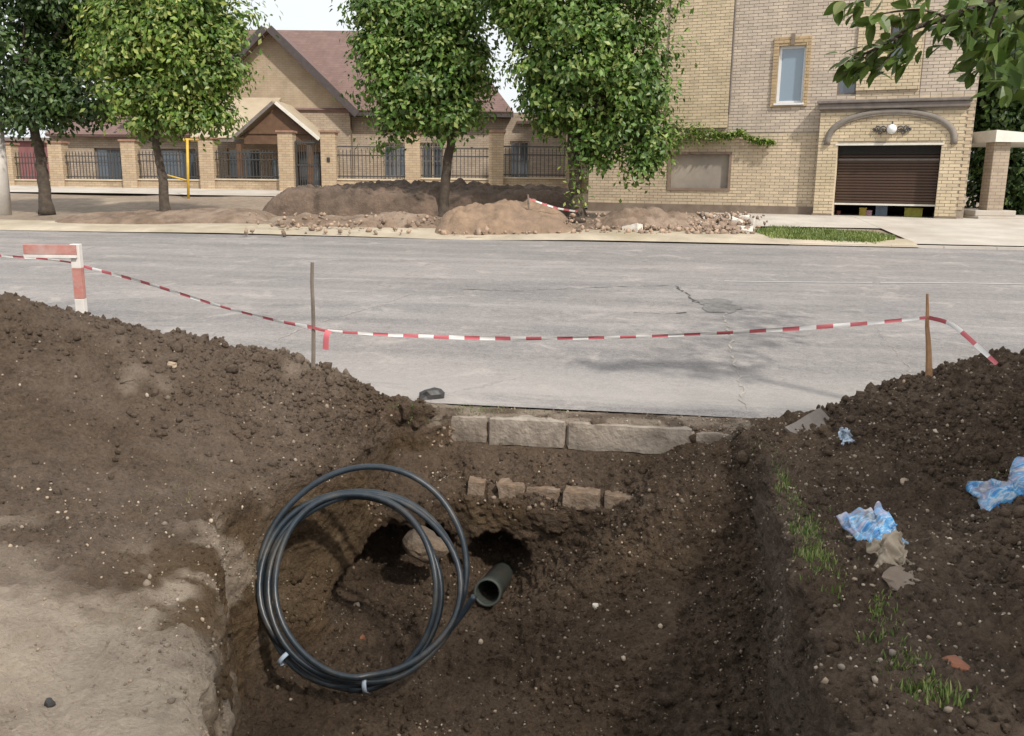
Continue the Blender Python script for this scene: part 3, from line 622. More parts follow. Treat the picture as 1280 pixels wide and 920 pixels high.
for li, (cu, cv, rx, ry, ti, of) in enumerate(loops[:4]):
    N = 56; ta = math.radians(ti)
    nxt = loops[min(li+1, 3)]
    for k in range(N):
        a = 2*math.pi*k/N+math.pi*.5; f_ = k/N; f2 = max(0, (f_-.8)/.2)
        q = [lerp(x, y, f2) for x, y in zip((cu, cv, rx, ry, of), (nxt[0], nxt[1], nxt[2], nxt[3], nxt[5]))]
        wb = 1+.014*math.sin(a*2+li*1.9)+.009*math.sin(a*5+li*2.7); x, y = q[2]*math.cos(a)*wb, q[3]*math.sin(a)*wb; path.append(onpl(q[0]+x*math.cos(ta)-y*math.sin(ta), q[1]+x*math.sin(ta)+y*math.cos(ta), q[4]+.008*math.sin(a*3+li)))
sm = lambda pts: [tuple(v) for v in pts]
def smooth_path(pts, it=2):
    for _ in range(it): pts = [pts[0]]+[(pts[i-1]+pts[i]*2+pts[i+1])/4 for i in range(1, len(pts)-1)]+[pts[-1]]
    return pts
def spline(pts, k=6):
    out = []
    for i in range(len(pts)-1):
        p = [pts[max(0, i-1)], pts[i], pts[i+1], pts[min(len(pts)-1, i+2)]]
        for j in range(k):
            t = j/k; out.append(.5*((2*p[1])+(p[2]-p[0])*t+(2*p[0]-5*p[1]+4*p[2]-p[3])*t*t+(3*p[1]-p[0]-3*p[2]+p[3])*t**3))
    return out+[pts[-1]]
outer = [onpl(u, v, o) for u, v, o in [(452,862,-.03),(400,848,-.05),(350,812,-.05),(326,765,-.04),(322,715,-.02),(338,664,.0),(372,624,.03),(415,598,.07),(462,588,.09),(508,595,.08),(548,621,.05),(574,662,.03),(583,706,.0),(576,752,-.03),(548,802,-.05),(505,840,-.05),(455,862,-.045),(410,856,-.06)]]
path2 = [onpl(u, v, o) for u, v, o in [(594,748,.12),(575,772,.03),(548,802,-.02),(512,834,-.035),(470,856,-.035),(420,858,-.03),(372,838,-.03),(342,800,-.03),(332,760,-.03),(332,715,-.03),(350,668,-.03)]]
mb.tube(smooth_path(path), .0185, 10); mb.tube(spline(outer), .0185, 10); mb.tube(spline(path2), .0185, 10)
mb.v = [tuple(Vector(p)-ci) for p in mb.v]; mb.build('pipe', M['hdpe'], coil, smooth=True)
def tie(u, v, ang):
    c = onpl(u, v, -.01)-ci; mb = MB(); n_ = 16; pts = []
    rad_ = (hax*math.cos(ang)+vax*math.sin(ang)); tan_ = hax*-math.sin(ang)+vax*math.cos(ang)
    for wv in (-.012, .012):
        for k in range(n_): a = 2*math.pi*k/n_; pts.append(c+rad_*math.cos(a)*.050+nax*math.sin(a)*.066+tan_*wv)
    mb.add(pts, [(k, (k+1) % n_, (k+1) % n_+n_, k+n_) for k in range(n_)]); o = mb.build('tie', M['band'], coil, smooth=True); so_ = o.modifiers.new('s', 'SOLIDIFY'); so_.thickness = .003
tie(457, 854, math.pi*.5); tie(357, 822, math.pi*1.25)
print('pit things', time.time()-T0)

# ------------------------------------------------------------------ pebbles, clods, stones, litter, grass
import bmesh
def ico(sub):
    bm = bmesh.new(); bmesh.ops.create_icosphere(bm, subdivisions=sub, radius=1); v = np.array([x.co[:] for x in bm.verts]); f = np.array([[y.index for y in x.verts] for x in bm.faces]); bm.free(); return v, f
def scatter(name, mat, idxs, size, sub, label, amp_=.3, attrs=False):
    bv, bf = ico(sub); k = len(idxs); Vv = np.empty((k, len(bv), 3)); s = size[:, None, None]
    jit = 1+rng.normal(0, amp_, (k, len(bv), 1))*.5; sc3 = rng.uniform(.6, 1.2, (k, 1, 3))
    ang = rng.uniform(0, 6.28, k); ca, sa = np.cos(ang), np.sin(ang); Rm = np.zeros((k, 3, 3)); Rm[:, 0, 0] = ca; Rm[:, 0, 1] = -sa; Rm[:, 1, 0] = sa; Rm[:, 1, 1] = ca; Rm[:, 2, 2] = 1
    b = bv[None]*jit*sc3*s; b = np.einsum('kij,kvj->kvi', Rm, b)
    Vv = b+(co2[idxs]+no[idxs]*size[:, None]*.3)[:, None, :]
    Fq = (bf[None]+np.arange(k)[:, None, None]*len(bv)).reshape(-1, 3)
    me = np_mesh(name, Vv.reshape(-1, 3), Fq, False); o = link(name, me, mat=mat)
    if attrs:
        for nm, arr in (('sand', sand), ('clay', clay), ('dry', dry)):
            a = me.attributes.new(nm, 'FLOAT', 'POINT'); a.data.foreach_set('value', np.repeat(np.clip(arr[idxs], 0, 1), len(bv)).astype(np.float32))
    return tag(o, label, None, None, 'stuff')
vis = (np.abs(co[:, 0]) < .68*co[:, 1]+.3) & (co[:, 1] > 2.0) & (dd < -.02) & (no[:, 2] > .15)
ids = np.nonzero(vis)[0]
wt = 1+3*(vnoise(co[ids], 1.2, 91) > .1)+2*(co[ids, 0] > 1); wt = wt/wt.sum()
pi = rng.choice(ids, 5200, p=wt); scatter('gravel', M['pebble'], pi, np.exp(rng.normal(-5.2, .42, len(pi))), 1, 'small stones strewn over the dug earth')
pi = rng.choice(ids, 800, p=wt); scatter('white_gravel', M['palepebble'], pi, np.exp(rng.normal(-5.2, .45, len(pi))), 1, 'pale chips strewn over the dug earth')
ids3 = ids[(sand[ids] < .3)]; wt3 = .15+3.5*((co[ids3, 2] > .15) & (co[ids3, 0] > 0))+6*((co[ids3, 0] < 0) & (co[ids3, 2] > .12))*sstep(-2.0, -.9, dd[ids3])+1.0*(co[ids3, 2] < -.3)+1.2*(vnoise(co[ids3], 2.2, 97) > .2); wt3 = wt3/wt3.sum()
pi = rng.choice(ids3, 14000, p=wt3); scatter('clods', M['soil'], pi, np.exp(rng.normal(-4.6, .5, len(pi))), 1, 'crumbs and clods of the dug earth', .42, True)
pi = rng.choice(ids, 22000, p=wt); scatter('crumbs', M['soil'], pi, np.exp(rng.normal(-5.35, .35, len(pi))), 1, 'fine crumbs of the dug earth', .42, True)
pi = rng.choice(ids[(co[ids, 0] > 1.2)], 1500); scatter('heap_gravel', M['palepebble'], pi, np.exp(rng.normal(-5.35, .38, len(pi))), 1, 'pale gravel mixed in the right heap')
from mathutils.bvhtree import BVHTree
bvh = BVHTree.FromPolygons([tuple(p) for p in P], Q.tolist())
def hit(u, v):
    r_ = bvh.ray_cast(Vector((0, 0, H)), ray(u, v).normalized()); return r_[0] if r_[0] else atz(u, v, 0)
def stone(u, v, r, mat, label, cat='stone', seed=1, grp=None):
    p = hit(u, v); o = blob(cat.replace(' ', '_'), (p.x, p.y, p.z+r[2]*.5), r, mat, seed, .3, 2, rot=(0, 0, seed)); tag(o, label, cat, grp); return o
stone(840, 816, (.032, .026, .022), M['whitepebble'], 'whitish stone lying alone on the dark pit floor', seed=2)
stone(745, 760, (.022, .02, .02), M['whitepebble'], 'small white stone midway down the earth slope in the pit', seed=3)
stone(1131, 604, (.035, .028, .02), M['pebble'], 'pinkish tan stone above the crumpled blue wrapper on the right heap', seed=4)
stone(1195, 835, (.045, .04, .02), M['redfrag'], 'reddish clay fragment lying low on the right bank', 'brick fragment', 5)
stone(452, 798, (.035, .025, .02), M['redfrag'], 'orange red brick fragment on the pit floor inside the coil', 'brick fragment', 6)
stone(1128, 728, (.10, .08, .03), M['plinth'], 'dull grey clump of mortar below the crumpled blue wrapper', 'mortar clump', 7)
stone(215, 458, (.03, .03, .02), M['pebble'], 'pale stone high on the left earth heap', seed=8)
stone(62, 882, (.02, .018, .018), M['dark'], 'dark stone sitting on the sandy patch at lower left', seed=9)
def chips(name, spots, mat, label, rlo=-5.2, var=.4):
    bv, bf = ico(1); VV = []; FF = []; k0 = 0
    for u, v, ru, rv, n_ in spots:
        for _ in range(n_):
            p = hit(rnd.gauss(u, ru), rnd.gauss(v, rv)); b = bv*math.exp(rnd.gauss(rlo, var))*rng.uniform(.4, 1.3, 3)*(1+rng.normal(0, .25, (len(bv), 1))); VV.append(b+[p.x, p.y, p.z+.004]); FF.append(bf+k0); k0 += len(bv)
    tag(link(name, np_mesh(name, np.concatenate(VV), np.concatenate(FF)), mat=mat), label, None, None, 'stuff')
chips('plaster_chips', [(412, 598, 14, 6, 60), (455, 588, 16, 5, 40), (555, 597, 14, 6, 70), (535, 620, 16, 8, 50), (640, 606, 30, 4, 40), (730, 618, 40, 4, 60), (300, 690, 14, 30, 30)], M['palepebble'], 'pale crumbs of plaster spilled on the ledge behind the coil')
chips('brick_crumbs', [(690, 632, 60, 7, 90), (560, 545, 12, 8, 50), (900, 540, 26, 8, 90), (480, 640, 40, 20, 40)], M['oldbrick'], 'brown brick crumbs on the ledge under the kerb', -4.6, .45)
# twigs and torn roots sticking out of the soil
for (u, v) in [(402, 500), (610, 645), (700, 652), (475, 655), (930, 600), (350, 640), (560, 652), (1055, 640), (1215, 560), (150, 480)]:
    p = hit(u, v); q = MB(); a_ = rnd.uniform(0, 6.28); L_ = rnd.uniform(.07, .17); dz_ = rnd.uniform(-.5, .3)
    pts = [Vector((math.cos(a_+i*rnd.uniform(-.12, .12))*L_*i/5, math.sin(a_)*L_*i/5*.6-.02*i/5, .006+dz_*L_*i/5+rnd.uniform(-.004, .004))) for i in range(6)]
    q.tube(pts, [lerp(.0045, .0015, i/5) for i in range(6)], 5); o = q.build('root_twig', M['bark'], smooth=True); o.location = p; tag(o, 'thin dark torn root sticking out of the dug earth', 'root', 'thin torn roots in the dug earth')
# broken slab of asphalt at each end of the kerb
def slab(u, v, sz, rot, label, mat):
    p = hit(u, v); mb = rough_block(-sz[0]/2, sz[0]/2, -sz[1]/2, sz[1]/2, -sz[2]/2, sz[2]/2, .014, .03, u); o = mb.build('asphalt_slab', mat); o.location = (p.x, p.y, p.z+.03); o.rotation_euler = rot; tag(o, label, 'asphalt slab')
slab(1012, 537, (.30, .16, .05), (.5, -.45, .3), 'broken asphalt slab tilted on the right heap near the kerb end', M['grey_trim'])
stone(541, 503, (.11, .07, .075), M['dark'], 'dark broken asphalt chunk standing up beside the road left of the kerb', 'asphalt chunk', 13)
# crumpled wrappers
def wrapper(name, u, v, w_, h_, mat, label, cat, seed, rz, fold=.05, tilt=0.):
    p = hit(u, v); nx, ny = 34, 26; X, Y = np.meshgrid(np.linspace(-1, 1, nx), np.linspace(-1, 1, ny), indexing='ij')
    q = np.stack([X.ravel()*1.6, Y.ravel()*1.6, np.full(X.size, seed*1.)], 1)
    q[:, :2] += np.stack([vnoise(q, .9, seed+20), vnoise(q, .9, seed+21)], 1)*.5
    ridge = (1-np.abs(vnoise(q*[1, .5, 1], 1.5, seed))*3)*.6+(1-np.abs(vnoise(q*[.6, 1, 1], 3.1, seed+3))*3)*.35+(1-np.abs(vnoise(q, 6.5, seed+4))*2)*.12
    ang = np.arctan2(Y.ravel(), X.ravel()); kk = np.stack([np.cos(ang)*1.4, np.sin(ang)*1.4, np.full(X.size, seed+.5)], 1); ed = .86+vnoise(kk, 1.0, seed+8)*.42
    Z = ridge*fold+.01+.03*(1-X.ravel()**2)*(1-Y.ravel()**2)+.03*np.clip(X.ravel()*.5+Y.ravel(), 0, 1)
    Vv = np.stack([X.ravel()*w_/2*ed+vnoise(q, 2, seed+11)*.02, Y.ravel()*h_/2*ed+vnoise(q, 2, seed+12)*.02, Z], 1)
    i = np.arange(nx*ny).reshape(nx, ny); Ff = np.stack([i[:-1, :-1], i[1:, :-1], i[1:, 1:], i[:-1, 1:]], -1).reshape(-1, 4)
    o = link(name, np_mesh(name, Vv, Ff, False), mat=mat); r_ = bvh.ray_cast(Vector((0, 0, H)), ray(u, v).normalized()); nn = Vector((0, -.35, 1)).normalized() if r_[1] is None else (r_[1]+Vector((0, -.9, .25))).normalized()
    o.rotation_euler = (nn.to_track_quat('Z', 'Y').to_matrix() @ Matrix.Rotation(rz, 3, 'Z')).to_euler(); o.location = p+Vector((0, -.02, .055)); o.modifiers.new('s', 'SOLIDIFY').thickness = .002; tag(o, label, cat); return o
wrapper('plastic_wrapper', 1096, 684, .23, .34, M['bag1'], 'crumpled blue and white plastic wrapper lying by the grass on the right bank', 'wrapper', 3, .5, .026)
wrapper('plastic_wrapper', 1264, 630, .36, .29, M['bag2'], 'blue and lilac plastic bag on the right heap at the edge of view', 'plastic bag', 7, .6, .035)
wrapper('crumpled_paper', 1102, 706, .19, .16, M['paper'], 'crumpled dirty beige paper tucked under the blue wrapper', 'paper', 5, .3, .03)
wrapper('plastic_scrap', 1054, 556, .09, .11, M['band'], 'small torn pale blue scrap of plastic near the tilted asphalt slab', 'plastic scrap', 9, .3, .03)
# grass
def blades(name, pts, hgt, mat, label=None, kind='stuff', w_=.006, lean=.5, parent=None, segs=3):
    k = len(pts); pts = np.array(pts); h_ = hgt*rng.uniform(.5, 1.25, k); a = rng.uniform(0, 6.28, k); ln = rng.uniform(.1, lean, k)*h_
    dx, dy = np.cos(a), np.sin(a); Vv = np.empty((k, (segs+1)*2, 3))
    for i in range(segs+1):
        t = i/segs; ww = w_*(1-t*.9); cx = pts[:, 0]+dx*ln*t*t; cy = pts[:, 1]+dy*ln*t*t; cz = pts[:, 2]+h_*t*(1-.25*t*(ln/h_))
        for j, s in enumerate((-1, 1)): Vv[:, i*2+j, 0] = cx-dy*ww*s; Vv[:, i*2+j, 1] = cy+dx*ww*s; Vv[:, i*2+j, 2] = cz
    bf = np.array([(2*i, 2*i+1, 2*i+3, 2*i+2) for i in range(segs)]); Fq = (bf[None]+np.arange(k)[:, None, None]*(segs+1)*2).reshape(-1, 4)
    o = link(name, np_mesh(name, Vv.reshape(-1, 3), Fq), parent, mat); return tag(o, label, None, None, kind)
gp = []
def tuft(u, v, ru, rv, n_):
    for _ in range(n_):
        p = hit(u+rnd.gauss(0, ru), v+rnd.gauss(0, rv)); gp.append((p.x, p.y, p.z-.005))
for a in [(975, 605, 6, 12, 260), (990, 640, 9, 14, 480), (1012, 675, 11, 14, 760), (1022, 705, 10, 10, 420), (1040, 690, 12, 20, 60), (1105, 782, 12, 14, 160), (1130, 830, 16, 12, 220), (1158, 862, 14, 8, 180), (1100, 760, 6, 8, 60), (1262, 597, 8, 4, 30), (958, 578, 8, 7, 220), (945, 560, 6, 5, 60), (1060, 750, 25, 30, 60), (1180, 880, 20, 12, 60)]: tuft(*a)
blades('bank_grass', gp, .045, M['grass'], 'sparse green grass along the right lip of the pit')
gp = []
for a in [(515, 516, 18, 6, 420), (640, 515, 40, 3, 120), (590, 511, 20, 3, 90)]: tuft(*a)
blades('kerb_grass', gp, .03, M['grass'], 'short yellow green grass tucked along the kerb', w_=.004)
gp = []
for a in [(240, 590, 14, 18, 160), (185, 635, 16, 8, 90), (285, 580, 14, 5, 90), (960, 520, 20, 4, 12)]: tuft(*a)
blades('dry_grass', gp, .028, leaf_mat('dry_grass', [(.10, .11, .04), (.16, .15, .07), (.22, .19, .11)]), 'thin dry grass blades on the left heap', w_=.004)
print('scatter', time.time()-T0)

# ------------------------------------------------------------------ stakes, barrier, tape
def stake(name, u, vt, vb, Y, r0, r1, mat, label, cat, sq=False):
    a = at(u, vb, Y); b = at(u-2 if sq else u-2, vt, Y); a = a-(b-a).normalized()*.15; mb = MB(); n_ = 7
    pts = [a.lerp(b, i/n_)+Vector((rnd.uniform(-.004, .004), rnd.uniform(-.004, .004), 0)) for i in range(n_+1)]
    mb.tube([p-a for p in pts], [lerp(r0, r1, i/n_) for i in range(n_+1)], 6); o = mb.build(name, mat); o.location = a; tag(o, label, cat); return b
S1 = stake('stake', 392, 328, 464, 6.28, .018, .014, M['wood'], 'thin grey stake standing on the left earth heap beside the road', 'stake')
S2 = stake('stake', 1161, 367, 476, 5.82, .028, .008, M['wood2'], 'orange brown wooden stake tapering to a point on the right heap', 'stake', True)
def tape(name, pts, label, cat='barrier tape', width=.030, per=.11, seed=0, tw=.45):
    pts = spline([Vector(p) for p in pts], 14); L = [0]
    for a, b in zip(pts, pts[1:]): L.append(L[-1]+(b-a).length)
    tot = L[-1]; n_ = max(12, int(tot/.022)); mb = MB(); k = 0; vs = []; r_ = random.Random(seed); ph = r_.uniform(0, 6)
    for i in range(n_+1):
        s_ = tot*i/n_
        while k < len(L)-2 and L[k+1] < s_: k += 1
        t = (s_-L[k])/max(1e-6, L[k+1]-L[k]); p = pts[k].lerp(pts[k+1], t); d = (pts[k+1]-pts[k]).normalized()
        a = (.35+.5*math.sin(s_*1.7+ph)+.35*math.sin(s_*4.3+ph*2))*tw; side = d.cross(Vector((0, 1, 0)));
        if side.length < .1: side = Vector((1, 0, 0))
        side.normalize(); b2 = d.cross(side); wv = side*math.cos(a)+b2*math.sin(a); ww = width*(.85+.15*math.sin(s_*3.1+ph))
        vs += [p+wv*ww/2+b2*.002, p+b2*.006*math.sin(s_*9), p-wv*ww/2]
    o0 = Vector(vs[0]); mb.add([v-o0 for v in vs], [])
    for i in range(n_):
        m_ = int(tot*i/n_/per) % 2
        for j in (0, 1): mb.f.append([3*i+j, 3*i+3+j, 3*i+4+j, 3*i+1+j]); mb.mi.append(m_)
    o = mb.build(name, [M['red'], M['tapewhite']], smooth=True); o.location = o0; tag(o, label, cat); return o
tape('barrier_tape', [at(104, 333, 7.4), at(180, 353, 7.1), at(280, 384, 6.7), at(352, 402, 6.4), at(390, 409, 6.26)], 'red and white tape sloping from the striped barrier down to the grey stake', seed=2)
tape('barrier_tape', [at(391, 409, 6.25), at(415, 414, 6.25), at(520, 420, 6.2), at(640, 423, 6.15), at(790, 421, 6.05), at(940, 414, 5.95), at(1060, 406, 5.87), at(1158, 397, 5.8)], 'long red and white tape sagging between the grey stake and the wooden stake', seed=5)
tape('barrier_tape', [at(1161, 397, 5.8), at(1190, 406, 5.7), at(1222, 433, 5.6), at(1246, 455, 5.5)], 'short red and white tape running from the wooden stake down to the right heap', seed=8)
tape('tape_end', [at(411, 413, 6.24), at(408, 420, 6.22), at(407, 437, 6.22)], 'loose red tape end dangling next to the grey stake', 'barrier tape', .05, .14, 3, .5)
tape('barrier_tape', [at(-40, 316, 7.6), at(20, 321, 7.5), at(60, 324, 7.45), at(102, 330, 7.4)], 'faint tape running off left from the striped barrier', seed=4, width=.022)
br = empty('striped_barrier', at(103, 398, 7.35), 'faded red and white wooden barrier post with a short board at far left', 'barrier'); b0 = br.location.copy()
S = (at(200, 300, 7.35)-at(100, 300, 7.35)).x/100
zt = at(103, 305, 7.35).z-b0.z
for i, (z0, z1, mt, nm) in enumerate([(-.3, zt*.27, 'paintwhite', 'post_lower_band'), (zt*.27, zt*.68, 'paintred', 'post_red_band'), (zt*.68, zt, 'paintwhite', 'post_upper_band')]):
    MB().box(-.038, .038, -.03, .03, z0, z1).build(nm, M[mt], br, bevel=.004)
bw = S*62; MB().box(-bw, .02, -.055, -.032, zt-.085, zt-.005).build('board', M['paintred'], br, bevel=.003); MB().box(-bw, .02, -.056, -.032, zt-.112, zt-.087).build('board_edge', M['paintwhite'], br)

# ------------------------------------------------------------------ tall brick building with garage
BA = at(735, 265, 28); BB = at(1203, 270, 23.5)
bth = math.atan2(BB.y-BA.y, BB.x-BA.x); BU = Vector((math.cos(bth), math.sin(bth), 0)); BN = Vector((-BU.y, BU.x, 0)); 
def bp(u, v, o=0):
    """facade coordinates (along, height above the building's foot) of a pixel, on the facade plane shifted out by o"""
    d = ray(u, v); p0 = Vector((BA.x, BA.y, 0))+BN*o; t = (p0.dot(BN))/d.dot(BN); p = Vector((0, 0, H))+d*t; return (p-p0).dot(BU), p.z-.85
bld = empty('brick_building', (BA.x, BA.y, .85), 'tall cream brick building with an arched brown roller garage door', 'building', rz=bth)
BR = bp(1205, 262)[0]; BH = 9.6; print('building width', BR)
def rect(u0, v0, u1, v1, o=0):
    a, b = bp(u0, (v0+v1)/2, o)[0], bp(u1, (v0+v1)/2, o)[0]; um = (u0+u1)/2; return (a, b, bp(um, v1, o)[1], bp(um, v0, o)[1])
W1 = rect(972, 57, 1006, 129); W2 = rect(1047, 84, 1071, 118); W3 = rect(1112, 30, 1140, 77); PN = rect(838, 193, 911, 235)
pa0, pa1 = rect(1022, 120, 1022, 268, -.3)[0], rect(1203, 120, 1203, 268, -.3)[0]
GO = (bp(1043, 225, -.3)[0], bp(1173, 225, -.3)[0], -.2, bp(1108, 179, -.3)[1]); PT = bp(1120, 128, -.3)[1]
print('garage', GO, PT, W1)
holes = [W1, W2, W3, PN, (GO[0]-.02, GO[1]+.02, -.5, GO[3]+.02)]
mb = MB(); holes_wall(mb, 0, BR, -.5, BH, 0, .35, holes); mb.box(0, .3, .352, 9, -.5, BH); mb.box(BR-.3, BR, .352, 9, -.5, BH); mb.box(0, BR, 8.7, 8.99, -.5, BH-.01); mb.build('wall', M['mortar'], bld)
MB().box(-.15, BR+.15, -.15, 9.1, BH, BH+.25).build('roof', M['grey_trim'], bld)
yl = [rect(838, -60, 916, 160), rect(1075, -60, 1158, 112)]; gl = [(yl[0][1], bp(1075, 60)[0], bp(960, 165)[1], BH), (yl[1][1], BR, bp(1180, 118)[1], BH)]
zp = bp(900, 256)[1]
mb = MB(); brick_fill(mb, 0, BR, zp, BH, 0, holes+[(r[0], r[1], r[2], BH+1) for r in yl+gl]+[(pa0, pa1, -1, PT)]); tag(mb.build('bricks', M['facebrick'], bld), kind='stuff')
mb = MB()
for r in yl: brick_fill(mb, r[0], r[1], r[2], BH, -.06, holes)
tag(mb.build('yellow_bricks', M['yelbrick'], bld), kind='stuff')
for r in yl:
    mb = MB(); holes_wall(mb, r[0]+.003, r[1]-.003, r[2]+.003, BH-.003, -.06, -.001, [h for h in holes]); mb.build('raised_panel', M['mortar'], bld)
mb = MB(); 
for r in gl: brick_fill(mb, r[0]+.02, r[1]-.01, r[2], BH, 0, holes)
tag(mb.build('grey_bricks', M['greybrick'], bld), kind='stuff')
# side walls brick fill (left flank seen when stepping aside)
MB().box(.0, pa0, -.06, -.001, -.5, zp).build('plinth', M['plinth'], bld)
MB().box(-.004, -.0, 0, 9, -.5, BH).build('side_facing', M['housebrick'], bld)
# portal
mb = MB(); holes_wall(mb, pa0, pa1, -.5, PT-.15, -.3, -.001, [GO]); mb.build('portal', M['mortar'], bld)
mb = MB(); brick_fill(mb, pa0, pa1, .16, PT-.2, -.3, [GO]); tag(mb.build('portal_bricks', M['yelbrick'], bld), kind='stuff')
for a, b in ((pa0-.03, GO[0]-.0), (GO[1]+.0, pa1+.03)): MB().box(a, b, -.34, -.3, -.5, .15).build('portal_base', M['plinth'], bld)
MB().box(pa0-.06, pa1+.06, -.42, .0-.002, PT-.15, PT).box(pa0-.10, pa1+.10, -.47, -.003, PT+.001, PT+.09).build('cornice', M['grey_trim'], bld, bevel=.02)
mb = MB(); gc = (GO[0]+GO[1])/2; aw = bp(1195, 178, -.3)[0]-gc; az = bp(1115, 138, -.3)[1]-GO[3]; N = 40
pts = [(gc-aw*math.cos(math.pi*i/N)*.97, -.32, GO[3]-.0+az*max(0, math.sin(math.pi*i/N))**.62) for i in range(N+1)]
for a, b in zip(pts, pts[1:]): pass
pts = [(gc+math.copysign(abs(math.cos(math.pi-math.pi*i/N))**1.0, math.cos(math.pi-math.pi*i/N))*aw*.97, -.31, GO[3]-.03+az*math.sin(math.pi*i/N)**.75) for i in range(N+1)]
mb.tube(pts, .085, 8); mb.tube([(p[0], -.345, p[2]-.07) for p in pts[2:-2]], .03, 6); mb.build('arch_moulding', M['arch'], bld, smooth=True)
MB().box(GO[0]-.05, GO[1]+.05, -.33, -.1, GO[3]-.05, GO[3]-.0).build('lintel', M['cream'], bld)
for x_ in (GO[0], GO[1]-.011): MB().box(x_-.001, x_+.012, -.30, .3, -.2, GO[3]-.06).build('jamb', M['coping'], bld)
# shutter
gap = bp(1108, 257, -.1)[1]; bx = bp(1108, 193, -.1)[1]
shb = MB().box(GO[0]+.02, GO[1]-.02, -.12, .25, bx, GO[3]-.06).build('shutter_box', M['black'], bld)
sh = MB().box(GO[0]+.03, GO[1]-.03, .02, .04, gap+.05, bx).build('roller_shutter', M['shutter'], bld)
ns = 17; sme = None
for i in range(ns):
    z0 = lerp(gap+.05, bx, i/ns); hh = (bx-gap-.05)/ns
    if sme is None:
        q = MB(); w0, w1 = GO[0]+.03, GO[1]-.03; q.add([(w0, .018, 0), (w1, .018, 0), (w1, -.004, hh*.25), (w0, -.004, hh*.25), (w1, -.004, hh*.75), (w0, -.004, hh*.75), (w1, .018, hh*.97), (w0, .018, hh*.97)], [(0, 1, 2, 3), (3, 2, 4, 5), (5, 4, 6, 7)]); o = q.build('slat', M['shutter'], sh); sme = o.data
    else: o = link('slat', sme, sh)
    o.location = (0, 0, z0)
MB().box(GO[0]+.02, GO[1]-.02, -.01, .05, gap, gap+.048).build('bottom_bar', M['cream'], sh)
MB().box(GO[0]+.03, GO[1]-.03, -.03, .016, bx-.16, bx-.11).build('box_trim', M['grey_trim'], bld)
MB().box(GO[0]-.6, GO[0]-.55, .36, 5, -.2, 2.6).box(GO[1]+.55, GO[1]+.6, .36, 5, -.2, 2.6).box(GO[0]-.55, GO[1]+.55, 4.95, 5, -.2, 2.6).box(GO[0]-.6, GO[1]+.6, .36, 5, 2.6, 2.65).build('garage_room', M['dark'], bld)
MB().box(GO[0]-.6, GO[1]+.6, -.28, 5, -.1, .10).build('garage_floor', M['plinth'], bld)
def bw_(a, o, z): return Vector((BA.x, BA.y, .85))+BU*a+BN*o+Vector((0, 0, z))
for uu, wd, hh, nm, col, lab in [(1079, .18, .22, 'crate', (.55, .42, .06), 'yellow crate on the garage floor behind the raised shutter'), (1087, .14, .15, 'bottle_pack', (.6, .35, .4), 'pink pack on the garage floor beside the yellow crate'),
                            (1102, .30, .30, 'storage_bin', (.16, .22, .30), 'grey blue bin standing in the middle of the garage gap'), (1142, .45, .24, 'crate', (.45, .42, .05), 'long yellow green crate at the right side of the garage gap'), (1048, .15, .12, 'bucket', (.35, .12, .08), 'small reddish bucket at the left end of the garage gap')]:
    a = bp(uu, 264, .6)[0]; mt = simple(nm+'_plastic', col, .5); c_ = bw_(a, .6, .1); mb = MB()
    if nm == 'bucket': mb.lathe((0, 0, 0), [(wd*.38, 0), (wd*.5, hh), (wd*.46, hh), (wd*.34, .02)], 14)
    else:
        mb.box(-wd/2, wd/2, -.15, .15, 0, .02); mb.box(-wd/2, wd/2, -.15, -.13, .021, hh); mb.box(-wd/2, wd/2, .13, .15, .021, hh); mb.box(-wd/2, -wd/2+.02, -.129, .129, .021, hh); mb.box(wd/2-.02, wd/2, -.129, .129, .021, hh)
        mb.box(-wd/2-.01, wd/2+.01, -.165, -.151, hh-.03, hh)
    o = mb.build(nm, mt); o.location = c_; o.rotation_euler = (0, 0, bth); tag(o, lab, nm.replace('_', ' '))
# lamp ornament over door
lz = bp(1115, 162, -.3)[1]; la = bp(1115, 162, -.3)[0]; lamp = MB()
for s in (-1, 1):
    for k_, (r0, x0, z0) in enumerate([(.10, .20, .0), (.07, .33, .03), (.07, .29, -.07), (.05, .42, -.01)]):
        pts = [(la+s*(x0+r0*(1-i/22)*math.cos(i*.45)), -.36, lz+z0+r0*(1-i/22)*math.sin(i*.45)) for i in range(18)]; lamp.tube(pts, .017, 5)
lamp.tube([(la-.44, -.355, lz), (la+.44, -.355, lz)], .016, 5); lamp.tube([(la, -.36, lz+.02), (la, -.36, lz+.2)], .02, 5)
lamp.box(la-.06, la+.06, -.40, -.302, lz-.08, lz+.08)
wl = lamp.build('wall_lamp_bracket', M['iron'], bld)
q = MB(); q.lathe((la, -.42, lz-.12), [(.02, 0), (.085, .03), (.125, .10), (.125, .15), (.09, .22), (.03, .25)], 16); q.build('globe', M['white'], wl, smooth=True)
